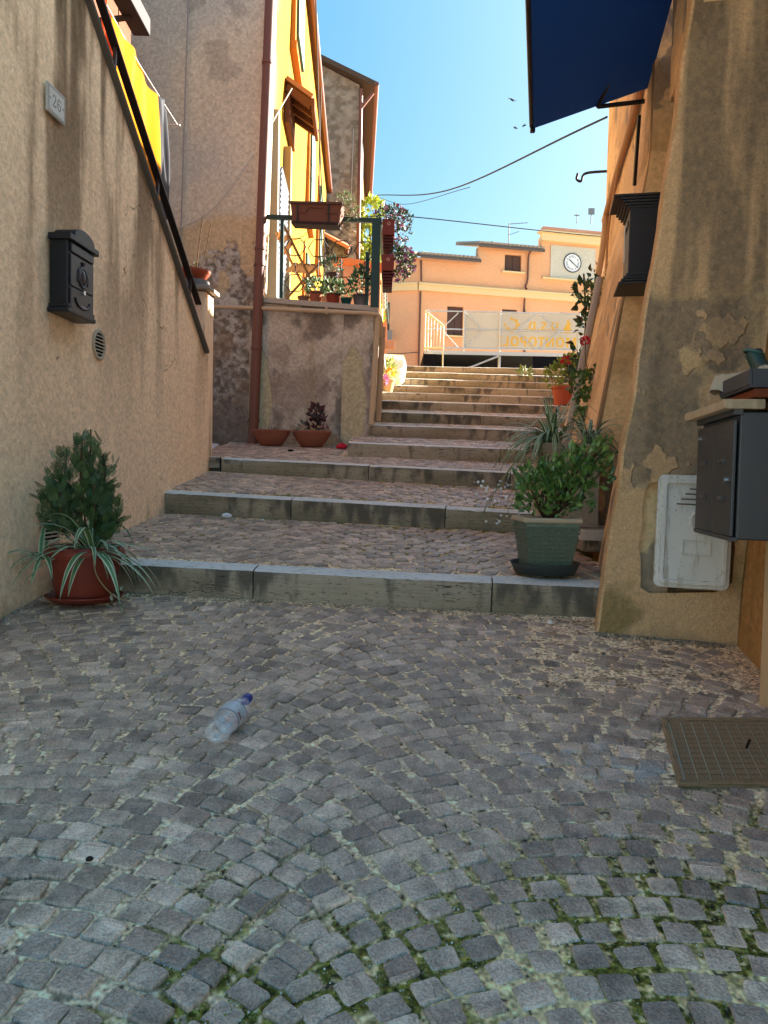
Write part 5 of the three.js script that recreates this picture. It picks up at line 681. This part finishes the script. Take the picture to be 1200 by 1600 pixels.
{ // dry twigs in a bowl on the stair pillar
  const o = thing('pillar_pot', 'terracotta bowl with bare twigs on the stair pillar', 'flower pot', [-1.53, 2.52, -6.1]); mesh('base', cyl(0.12, 0.13, 0.05, 24, 0, 0.025, 0), mat(rgb(110, 108, 106), 0.9), o); mesh('bowl', lathe([[0, 0.05], [0.08, 0.05], [0.125, 0.11], [0.13, 0.13], [0.115, 0.13], [0, 0.115]], 28), terra, o);
  mesh('twig', tube([[0.02, 0.12, 0], [0.04, 0.35, 0], [0.07, 0.55, 0]], 0.004, 4), twig, o); mesh('twig', tube([[0.05, 0.12, 0], [0.1, 0.3, 0.02], [0.13, 0.5, 0]], 0.003, 4), twig, o); mesh('sprig', clump([[0, 0.15, 0, 0.05, 0.6]], 30, leafGeo(0.035, 0.01), [[0.09, 0.13, 0.04]]), leafMat, o).userData.kind = 'stuff';
}
// ---------- terrace furniture ----------
{
  rnd = mulberry(61);
  const FY = 2.86, zf = x => -7.86 + 0.12 * (x + 0.7), gm = mat(rgb(36, 62, 54), 0.55, { metalness: 0.3 }), ir = mat(rgb(34, 40, 38), 0.6, { metalness: 0.3 }), r = thing('terrace_railing', 'dark green iron terrace railing with hexagon pattern', 'railing');
  const xs = [-1.2, -0.14], py = x => FY - 0.085 * (x + 1.2);
  mesh('top_rail', bar([-1.25, 3.685, zf(-1.25)], [-0.1, 3.625, zf(-0.1)], 0.035, 0.045), gm, r); mesh('post', bar([-1.09, py(-1.09) + 0.02, zf(-1.09)], [-1.09, 3.67, zf(-1.09)], 0.035), gm, r); mesh('post', box(0.085, 0.86, 0.05, -0.135, 3.2, zf(-0.135)), gm, r); mesh('post', box(0.04, 0.6, 0.05, -0.22, 3.05, zf(-0.22) - 0.12), gm, r);
  mesh('side_rail', bar([-0.1, 3.63, zf(-0.1)], [-0.0, 3.63, -12.8], 0.035, 0.045), gm, r);
  const hexa = (cx, cy, rr) => { const P = []; for (let i = 0; i <= 6; i++) { const a = i * Math.PI / 3; P.push([cx + rr * Math.cos(a), cy + rr * 0.92 * Math.sin(a)]); } return merge(P.slice(0, 6).map((p, i) => rod([p[0], p[1], zf(p[0])], [P[i + 1][0], P[i + 1][1], zf(P[i + 1][0])], 0.0055, 5))); };
  for (let i = 0; i < 4; i++) for (const [yy, k] of [[3.38, 0], [3.02, 0]]) { const cx = -0.95 + i * 0.235; mesh('hexagon', hexa(cx, yy - 0.03 * i * 0.5, 0.105), ir, r); if (yy < 3.2) mesh('link', rod([cx, yy + 0.09 - 0.015 * i, zf(cx)], [cx, yy + 0.27 - 0.015 * i, zf(cx)], 0.005, 5), ir, r); }
  // long planter on the rail
  const p = thing('rail_planter', 'long terracotta planter hung on the terrace rail', 'planter'); const tm = mat(rgb(112, 72, 56), 0.75); const X0 = -0.985, X1 = -0.475, zp = zf(-0.73) + 0.09;
  mesh('trough', panel([[X0 + 0.02, 3.585, zp + 0.05], [X1 - 0.02, 3.555, zp + 0.11], [X1, 3.73, zp + 0.13], [X0, 3.755, zp + 0.07]], 0.16), tm, p); mesh('rim', bar([X0 - 0.01, 3.758, zp + 0.075], [X1 + 0.01, 3.735, zp + 0.135], 0.03, 0.02), mat(rgb(96, 70, 58), 0.8), p); mesh('tray', bar([X0 + 0.02, 3.57, zp - 0.01], [X1 - 0.02, 3.54, zp + 0.05], 0.16, 0.026), mat(rgb(52, 36, 32), 0.8), p); for (const x of [X0 + 0.07, X1 - 0.13]) mesh('strap', bar([x, 3.54, zp + (x < -0.8 ? 0.068 : 0.108)], [x, 3.76, zp + (x < -0.8 ? 0.088 : 0.128)], 0.012, 0.012), ir, p);
  mesh('relief', merge([bar([X0 + 0.06, 3.655, zp + 0.118], [X0 + 0.15, 3.65, zp + 0.128], 0.008), bar([X0 + 0.15, 3.65, zp + 0.13], [X0 + 0.18, 3.7, zp + 0.137], 0.008), bar([X0 + 0.18, 3.7, zp + 0.135], [X0 + 0.32, 3.69, zp + 0.152], 0.008), bar([X0 + 0.32, 3.69, zp + 0.152], [X0 + 0.35, 3.64, zp + 0.15], 0.008), bar([X0 + 0.35, 3.64, zp + 0.15], [X0 + 0.46, 3.635, zp + 0.162], 0.008)]), tm, p).position.set(0, 0.01, -0.04);
  mesh('foliage', clump([[-0.46, 3.8, -7.75, 0.07], [-0.4, 3.74, -7.75, 0.07], [-0.36, 3.66, -7.75, 0.05]], 170, leafGeo(0.045, 0.012), [[0.11, 0.15, 0.05], [0.16, 0.18, 0.07]]), leafMat2, p).userData.kind = 'stuff';
  // pots on the terrace edge
  const pot = (x, r0, h, col, label, lob, pal, n = 90) => { const z = zf(x) - 0.12, o = thing('terrace_pot', label, 'potted plant', [x, py(x) + 0.02, z], 0, 'pots along the terrace edge'); mesh('pot', lathe(potProf(r0 * 0.72, r0, h, 0.012, 0.02), 22), mat(col, 0.75), o); mesh('soil', new THREE.CircleGeometry(r0 * 0.85, 18).rotateX(-Math.PI / 2).translate(0, h - 0.015, 0), soil, o); if (lob) mesh('foliage', clump(lob, n, leafGeo(0.045, 0.026), pal), leafMat2, o).userData.kind = 'stuff'; return o; };
  const gp = [[0.08, 0.15, 0.05], [0.13, 0.2, 0.07], [0.18, 0.22, 0.1]];
  pot(-0.745, 0.07, 0.115, rgb(158, 88, 62), 'plain terracotta pot with a low green plant on the terrace edge', [[0, 0.17, 0, 0.1, 0.8]], gp, 150); pot(-0.565, 0.08, 0.105, rgb(140, 62, 44), 'wide red brown pot with a leafy plant on the terrace edge', [[0, 0.16, 0, 0.12, 0.8]], gp, 200); pot(-0.43, 0.056, 0.075, rgb(20, 70, 66), 'small dark teal pot on the terrace edge', [[0.01, 0.11, 0, 0.04]], gp, 24); pot(-0.29, 0.075, 0.12, rgb(82, 80, 84), 'grey pot with a round bushy plant by the corner post', [[0, 0.24, 0, 0.11], [0.02, 0.32, 0, 0.09]], [[0.04, 0.1, 0.04], [0.06, 0.13, 0.05]], 240); pot(-0.875, 0.06, 0.06, rgb(130, 96, 74), 'low brown bowl on the terrace edge beside the wooden chair');
  const hp = thing('shelf_pot', 'dark pot with a grey green plant on the far terrace rail', 'potted plant', [-0.6, 3.12, -8.3]); mesh('pot', lathe(potProf(0.05, 0.07, 0.11, 0.01, 0.02), 20), mat(rgb(60, 40, 40), 0.7), hp); mesh('foliage', clump([[0, 0.18, 0, 0.09]], 130, leafGeo(0.05, 0.02), [[0.05, 0.09, 0.05], [0.08, 0.12, 0.07]]), leafMat2, hp).userData.kind = 'stuff'; mesh('stand', rod([0, -0.22, 0], [0, 0.0, 0], 0.02), ir, hp);
  // folding wooden chair
  const ch = thing('wooden_chair', 'slatted folding wooden chair at the left end of the terrace', 'chair', [-0.93, FY + 0.02, -8.25], 0.35); const wd = mat(rgb(150, 108, 66), 0.75);
  for (const z of [-0.17, 0.17]) { mesh('leg', bar([-0.2, 0, z], [0.16, 0.42, z * 0.95], 0.03, 0.02), wd, ch); mesh('leg', bar([0.2, 0, z * 0.9], [-0.24, 0.78, z * 0.9], 0.03, 0.02), wd, ch); } for (let i = 0; i < 5; i++) mesh('seat_slat', box(0.05, 0.014, 0.36, -0.1 + i * 0.062, 0.38 + i * 0.004, 0, 0.003), wd, ch); for (let i = 0; i < 3; i++) mesh('back_slat', box(0.014, 0.06, 0.34, -0.15 - i * 0.035, 0.58 + i * 0.075, 0, 0.003), wd, ch);
  // tiled balustrade of the next terrace and its pots
  const nt = thing('brick_parapet', 'pink tiled parapet of the next terrace behind the railing', 'parapet'); const pk = mat(rgb(206, 148, 114), 0.85); mesh('wall', box(0.5, 0.55, 0.18, -0.35, 3.55, -10.2, 0.02, 2), pk, nt); mesh('wall', box(0.12, 0.9, 0.2, -0.66, 3.3, -10.2, 0.01), mat(rgb(150, 118, 92), 0.9), nt); mesh('tile_cap', bar([-0.72, 3.86, -10.1], [-0.05, 3.78, -10.1], 0.26, 0.06), mat(rgb(214, 118, 66), 0.8), nt); for (let i = 0; i < 6; i++) mesh('baluster', cyl(0.035, 0.035, 0.5, 10, -0.75 + i * 0.13, 3.05, -10.3), mat(rgb(226, 216, 190), 0.8), nt); mesh('base', box(1.4, 0.1, 0.2, -0.6, 2.83, -10.3), pk, nt); for (let i = 0; i < 9; i++) mesh('edge_stone', box(0.05, 0.05, 0.05, -0.075 + i * 0.003, 3.72 - i * 0.055, -10.09, 0.012, 2), mat(rgb(222, 206, 184), 0.9), nt);
  const yb = thing('balcony_trough', 'brown trough with yellow green sprouts behind the chair', 'planter', [-0.78, 3.05, -8.9]); mesh('trough', box(0.26, 0.13, 0.14, 0, 0, 0, 0.01), mat(rgb(116, 76, 60), 0.8), yb); mesh('stand', box(0.03, 0.15, 0.03, 0, -0.13, 0), ir, yb); mesh('foliage', clump([[-0.04, 0.12, 0, 0.06], [0.06, 0.11, 0, 0.05]], 60, leafGeo(0.04, 0.02), [[0.25, 0.32, 0.03]]), leafMat2, yb).userData.kind = 'stuff';
  // two petunia boxes hung outside the corner post
  const pet = (y, label, lob) => { const o = thing('petunia_box', label, 'planter', [0, y, -7.8], 0, 'petunia boxes on the corner post'); mesh('box', box(0.125, 0.16, 0.3, -0.012, 0, -0.08, 0.006), mat(rgb(120, 56, 44), 0.7), o); mesh('emblem', new THREE.TorusGeometry(0.013, 0.005, 6, 14).translate(-0.01, 0.03, 0.073), mat(rgb(190, 150, 130), 0.7), o); for (let i = 0; i < 5; i++) mesh('tray_rib', box(0.11 - i * 0.003, 0.022, 0.28, -0.012, -0.1 - i * 0.03, -0.08, 0.006), mat(rgb(86, 44, 40), 0.8), o); mesh('foliage', clump(lob, 620, leafGeo(0.034, 0.018), [[0.08, 0.14, 0.06], [0.12, 0.19, 0.09], [0.1, 0.16, 0.09]]), leafMat, o).userData.kind = 'stuff'; mesh('petunias', clump(lob.map(l => [l[0], l[1], l[2] + 0.02, l[3] * 1.12]), 110, leafGeo(0.028, 0.03), [[0.45, 0.1, 0.3], [0.3, 0.07, 0.2], [0.6, 0.26, 0.46]]), leafMat, o).userData.kind = 'stuff'; return o; };
  pet(3.55, 'upper red petunia box hanging at the terrace corner', [[-0.05, 0.13, 0, 0.09], [0.05, 0.15, -0.05, 0.1], [0.13, 0.1, -0.02, 0.09], [0.14, -0.03, -0.02, 0.07], [0.11, -0.14, -0.02, 0.05]]); pet(3.2, 'lower red petunia box hanging at the terrace corner', [[0.08, 0.1, 0, 0.08], [0.16, 0.07, -0.02, 0.09], [0.17, -0.04, 0, 0.08], [0.12, -0.1, 0, 0.06]]);
}
{ // sunlit vine behind the grey house, bags and flowers at the left of the upper steps
  rnd = mulberry(67);
  const v = thing('sunlit_vine', 'bright yellow green vine climbing past the grey house corner', 'climber'); mesh('stem', tube([[-0.6, 3.2, -22.5], [-0.62, 6, -22.4], [-0.55, 8.5, -22.4]], 0.04, 5), twig, v); mesh('foliage', clump([[-0.5, 8.7, -22.3, 0.35], [-0.52, 8.0, -22.3, 0.42], [-0.45, 7.3, -22.3, 0.4], [-0.5, 6.6, -22.3, 0.4], [-0.5, 5.8, -22.3, 0.4], [-0.48, 5.0, -22.3, 0.35]], 1500, leafGeo(0.14, 0.1), [[0.3, 0.38, 0.02], [0.22, 0.3, 0.02], [0.38, 0.42, 0.04]]), leafMat2, v).userData.kind = 'stuff';
  const b = thing('white_sack', 'white plastic sack leaning beside the upper steps', 'sack', [0.12, treadY(9, 0.1, -13.1), -13.1]); const g = new THREE.SphereGeometry(0.22, 28, 20).scale(0.9, 1.15, 0.6), p = g.attributes.position; for (let i = 0; i < p.count; i++) { const k = 1 + (fbm(p.getX(i) * 9 + p.getZ(i) * 5, p.getY(i) * 9, 3, 3) - 0.5) * 0.5; p.setXYZ(i, p.getX(i) * k + Math.max(0, p.getY(i)) * 0.35, Math.max(-0.2, p.getY(i) * k), p.getZ(i) * k); } g.computeVertexNormals(); mesh('sack', g.translate(0, 0.2, 0), mat(rgb(226, 224, 218), 0.6), b);
  const f = thing('flower_basket', 'basket of yellow and pink flowers at the terrace end', 'flowers', [-0.0, treadY(8, 0, -12.0), -12.0]); mesh('basket', lathe(potProf(0.09, 0.13, 0.2), 20), mat(rgb(190, 160, 110), 0.9), f); mesh('leaves', clump([[0.02, 0.32, 0, 0.13], [0.05, 0.42, 0, 0.1]], 130, leafGeo(0.06, 0.03), [[0.2, 0.28, 0.05], [0.34, 0.4, 0.1]]), leafMat2, f).userData.kind = 'stuff'; mesh('yellow_flowers', clump([[0.05, 0.28, 0.1, 0.06]], 40, leafGeo(0.05, 0.045), [[0.75, 0.4, 0.02]]), leafMat2, f); mesh('pink_flowers', clump([[-0.05, 0.16, 0.12, 0.07]], 40, leafGeo(0.05, 0.045), [[0.6, 0.2, 0.42]]), leafMat2, f);
  const c = thing('cardboard_box', 'open pale cardboard box at the left end of the top steps', 'box', [0.08, treadY(10, 0, -14.0), -14.0], 0.3); mesh('box', merge([box(0.36, 0.3, 0.012, 0, 0.15, 0.15), box(0.36, 0.3, 0.012, 0, 0.15, -0.15), box(0.012, 0.3, 0.28, -0.174, 0.15, 0), box(0.012, 0.3, 0.28, 0.174, 0.15, 0)]), mat(rgb(206, 184, 140), 0.9), c); mesh('flap', box(0.36, 0.012, 0.16, 0, 0, 0).rotateX(0.7).translate(0, 0.34, 0.2), mat(rgb(214, 194, 150), 0.9), c);
}
// ---------- small things ----------
{ // bottle
  rnd = mulberry(71);
  const a = V(-0.462, 0, -2.13), b = V(-0.412, 0, -2.41), L = a.distanceTo(b), r = 0.041, mid = a.clone().add(b).multiplyScalar(0.5);
  const o = thing('water_bottle', 'clear crushed plastic water bottle with blue cap lying on the cobbles', 'bottle', [a.x, treadY(0, a.x, a.z) + r + 0.002, a.z]); const dir = b.clone().sub(a); dir.y = treadY(0, b.x, b.z) - treadY(0, a.x, a.z) - 0.008; o.quaternion.setFromUnitVectors(V(0, 1, 0), dir.normalize()); o.scale.setScalar(0.92);
  const gl = new THREE.MeshPhysicalMaterial({ color: 0xffffff, roughness: 0.06, transmission: 0.84, thickness: 0, ior: 1.5, side: THREE.DoubleSide });
  const prof = [[0, 0.016], [0.012, 0.014], [0.026, 0.002], [0.036, 0.004], [0.041, 0.016], [0.0405, 0.05], [0.0385, 0.056], [0.041, 0.062], [0.0405, 0.085], [0.0412, 0.09], [0.0412, 0.16], [0.039, 0.166], [0.041, 0.172], [0.0395, 0.19], [0.033, 0.215], [0.022, 0.24], [0.0145, 0.252], [0.0135, 0.27], [0.0135, 0.282]];
  const g = lathe(prof, 36), p = g.attributes.position; for (let i = 0; i < p.count; i++) { const y = p.getY(i), an = Math.atan2(p.getZ(i), p.getX(i)); const k = 1 - 0.05 * ss(0.0, 0.05, y) * Math.max(0, Math.sin(an * 5 + y * 60)) * ss(0.24, 0.2, y) - 0.12 * Math.max(0, Math.cos(an - 1.9)) * ss(0.1, 0.02, y); p.setX(i, p.getX(i) * k); p.setZ(i, p.getZ(i) * k); } g.computeVertexNormals();
  mesh('bottle', g, gl, o); mesh('cap', merge([cyl(0.0165, 0.0165, 0.02, 24, 0, 0.279, 0), cyl(0.0175, 0.0175, 0.004, 24, 0, 0.264, 0)]), mat(rgb(28, 44, 130), 0.4), o);
  const cv = document.createElement('canvas'); cv.width = 256; cv.height = 64; const x = cv.getContext('2d'); x.fillStyle = '#c9d2d6'; x.fillRect(0, 0, 256, 64); x.fillStyle = '#56606c'; for (let i = 0; i < 34; i++) x.fillRect(R(0, 240), R(8, 52), R(4, 20), 2); x.fillStyle = '#22242c'; x.fillRect(0, 0, 256, 3); x.fillRect(0, 61, 256, 3); x.fillStyle = '#8a2c34'; x.fillRect(30, 44, 26, 8); const t = new THREE.CanvasTexture(cv); t.colorSpace = THREE.SRGBColorSpace;
  mesh('label', new THREE.CylinderGeometry(0.0418, 0.0418, 0.072, 36, 1, true).translate(0, 0.125, 0), new THREE.MeshPhysicalMaterial({ map: t, roughness: 0.4, transmission: 0.35, thickness: 0, side: THREE.DoubleSide }), o);
}
{ // manhole cover: rusty iron plate with a grid of raised tiles
  const o = thing('manhole_cover', 'rusty square iron manhole cover set in the cobbles', 'manhole cover', [1.06, treadY(0, 1.06, -2.21) + 0.002, -2.21]); const n = V(CS, 1, 0.134).normalize(); o.quaternion.setFromUnitVectors(V(0, 1, 0), n).multiply(new THREE.Quaternion().setFromAxisAngle(V(0, 1, 0), 0.06));
  const rm = pmat(paint(0.5, 0.5, 256, 256, (x, y) => { const f = fbm(x * 30, y * 30, 4, 261), g = vn(x * 300, y * 300, 262); let c = mx([190, 148, 108], [222, 184, 142], f); c = mx(c, [110, 112, 66], ss(0.55, 0.7, fbm(x * 9, y * 9, 3, 263)) * 0.6); const k = 1 + (g - 0.5) * 0.3; return [c[0] * k, c[1] * k, c[2] * k, g]; }), 0.75, 0.003), gr = pmat(paint(0.5, 0.5, 128, 128, rough([222, 204, 168], 0.3, 265)), 1);
  const sh = g => { const p = g.attributes.position; for (let i = 0; i < p.count; i++) p.setX(i, p.getX(i) - p.getZ(i) * 0.3); g.computeVertexNormals(); return g; };
  mesh('plate', sh(box(0.4, 0.012, 0.36, 0, -0.006, 0, 0.002)), gr, o); mesh('frame', sh(merge([box(0.44, 0.03, 0.018, 0, -0.006, 0.19), box(0.44, 0.03, 0.018, 0, -0.006, -0.19), box(0.018, 0.03, 0.362, -0.211, -0.006, 0), box(0.018, 0.03, 0.362, 0.211, -0.006, 0)])), rm, o);
  for (let i = 0; i < 11; i++) for (let j = 0; j < 12; j++) mesh('raised_tile', sh(new THREE.BoxGeometry(0.0308, 0.006, 0.025).translate(-0.18 + i * 0.036, 0.0025, -0.163 + j * 0.0297)), rm, o);
  mesh('lifting_hook', tube([[0.01, 0.0, 0.0], [0.015, 0.02, 0.0], [0.022, 0.03, -0.005]], 0.004, 5), mat(rgb(48, 34, 28), 0.9), o);
}
{
  rnd = mulberry(73);
  const bit = (name, label, cat, x, k, z, geo, m) => { const o = solo(name, label, cat, geo, m); o.position.set(x, treadY(k, x, z), z); return o; };
  const crumple = (r, sy) => { const g = new THREE.IcosahedronGeometry(r, 2), p = g.attributes.position; for (let i = 0; i < p.count; i++) { const k = 0.7 + 0.6 * fbm(p.getX(i) * 60 + 3, p.getY(i) * 60 + p.getZ(i) * 30, 2, 4); p.setXYZ(i, p.getX(i) * k, Math.max(0, p.getY(i) * k * sy + r * 0.35), p.getZ(i) * k); } g.computeVertexNormals(); return g; };
  bit('paper_scrap', 'crumpled white tissue at the foot of the second step', 'litter', -1.02, 1, -4.98, crumple(0.035, 0.5), mat(rgb(222, 222, 220), 0.9)); bit('paper_scrap', 'tiny white paper scrap right of the crumpled tissue', 'litter', -0.78, 1, -4.92, crumple(0.012, 0.5), mat(rgb(214, 212, 206), 0.9));
  bit('red_petal', 'crumpled red blossom lying beside the bowls on the landing', 'litter', -0.425, 3, -7.55, crumple(0.055, 0.7), mat(rgb(206, 34, 52), 0.8)); bit('white_pebble', 'small white pebble at the foot of the first step on the right', 'pebble', 0.735, 0, -3.33, crumple(0.014, 0.7), mat(rgb(220, 214, 204), 0.8));
  bit('dry_leaf', 'dark dry leaf on the landing in front of the bowls', 'leaf', -0.86, 3, -7.0, crumple(0.03, 0.3), mat(rgb(52, 38, 28), 0.95)); bit('dropping', 'small black lump on the cobbles at lower left', 'litter', -0.62, 0, -1.62, crumple(0.008, 0.6), mat(rgb(50, 44, 38), 0.9));
  const stick = (label, pts) => solo('dry_stalk', label, 'stalk', tube(pts.map(([x, z, h]) => [x, treadY(0, x, z) + 0.006 + (h || 0), z]), 0.0016, 5, 12), mat(rgb(150, 130, 96), 0.9));
  stick('thin dry stalk on the cobbles in the centre', [[-0.32, -1.84], [-0.26, -1.77, 0.01], [-0.255, -1.72]]); stick('forked dry stalk at the edge of the moss', [[-0.24, -1.45], [-0.2, -1.5, 0.008], [-0.165, -1.53]]); stick('long thin stalk behind the bottle', [[-0.43, -2.7], [-0.4, -2.78, 0.012], [-0.405, -2.9]]);
  // overhead wires and swifts
  const wm = mat(rgb(40, 44, 50), 0.8); const wire = (label, pts, r) => solo('overhead_wire', label, 'wire', tube(pts, r, 5, 30), wm);
  wire('slanting overhead wire from the grey house to the orange corner', [[-0.34, 8.55, -20.7], [1.0, 6.3, -14.2], [2.26, 4.9, -8.25]], 0.012); wire('thin sagging wire under the slanting overhead wire', [[-0.34, 8.5, -20.7], [0.35, 7.1, -17.2], [1.3, 5.85, -12.8]], 0.006); wire('level overhead wire above the clock building', [[-0.6, 7.98, -20.7], [0.55, 7.6, -19.5], [6, 8.0, -22], [10, 8.6, -24]], 0.014);
  const swift = (pos, s, ry, rz, label) => { const P = [], I = []; const sh = new THREE.Shape(); sh.moveTo(0, 0.1); sh.quadraticCurveTo(0.14, 0.12, 0.26, -0.02); sh.quadraticCurveTo(0.13, 0.05, 0.03, 0.0); sh.lineTo(0.03, -0.1); sh.lineTo(0, -0.06); sh.lineTo(-0.03, -0.1); sh.lineTo(-0.03, 0); sh.quadraticCurveTo(-0.13, 0.05, -0.26, -0.02); sh.quadraticCurveTo(-0.14, 0.12, 0, 0.1); const w = new THREE.ExtrudeGeometry(sh, { depth: 0.008, bevelEnabled: false, curveSegments: 8 }), b = new THREE.SphereGeometry(0.035, 10, 8).scale(0.9, 2.6, 0.8); const o = solo('swift', label, 'bird', merge([w, b]), mat(rgb(40, 40, 44), 0.9), 'swifts in the sky'); o.position.set(...pos); o.scale.setScalar(s); o.rotation.set(-0.9, ry, rz); };
  swift([3.05, 10.75, -20], 0.8, 0.4, 0.8, 'dark swift gliding in the middle of the sky'); swift([4.9, 15.0, -31], 0.9, 0.2, 1.4, 'left of two far swifts above the wire'); swift([5.25, 15.1, -31], 0.8, -0.3, 1.2, 'right of two far swifts above the wire'); swift([3.1, 10.6, -16.5], 0.9, 0.5, 1.9, 'nearest swift beside the awning edge');
}

renderer.render(scene, camera);
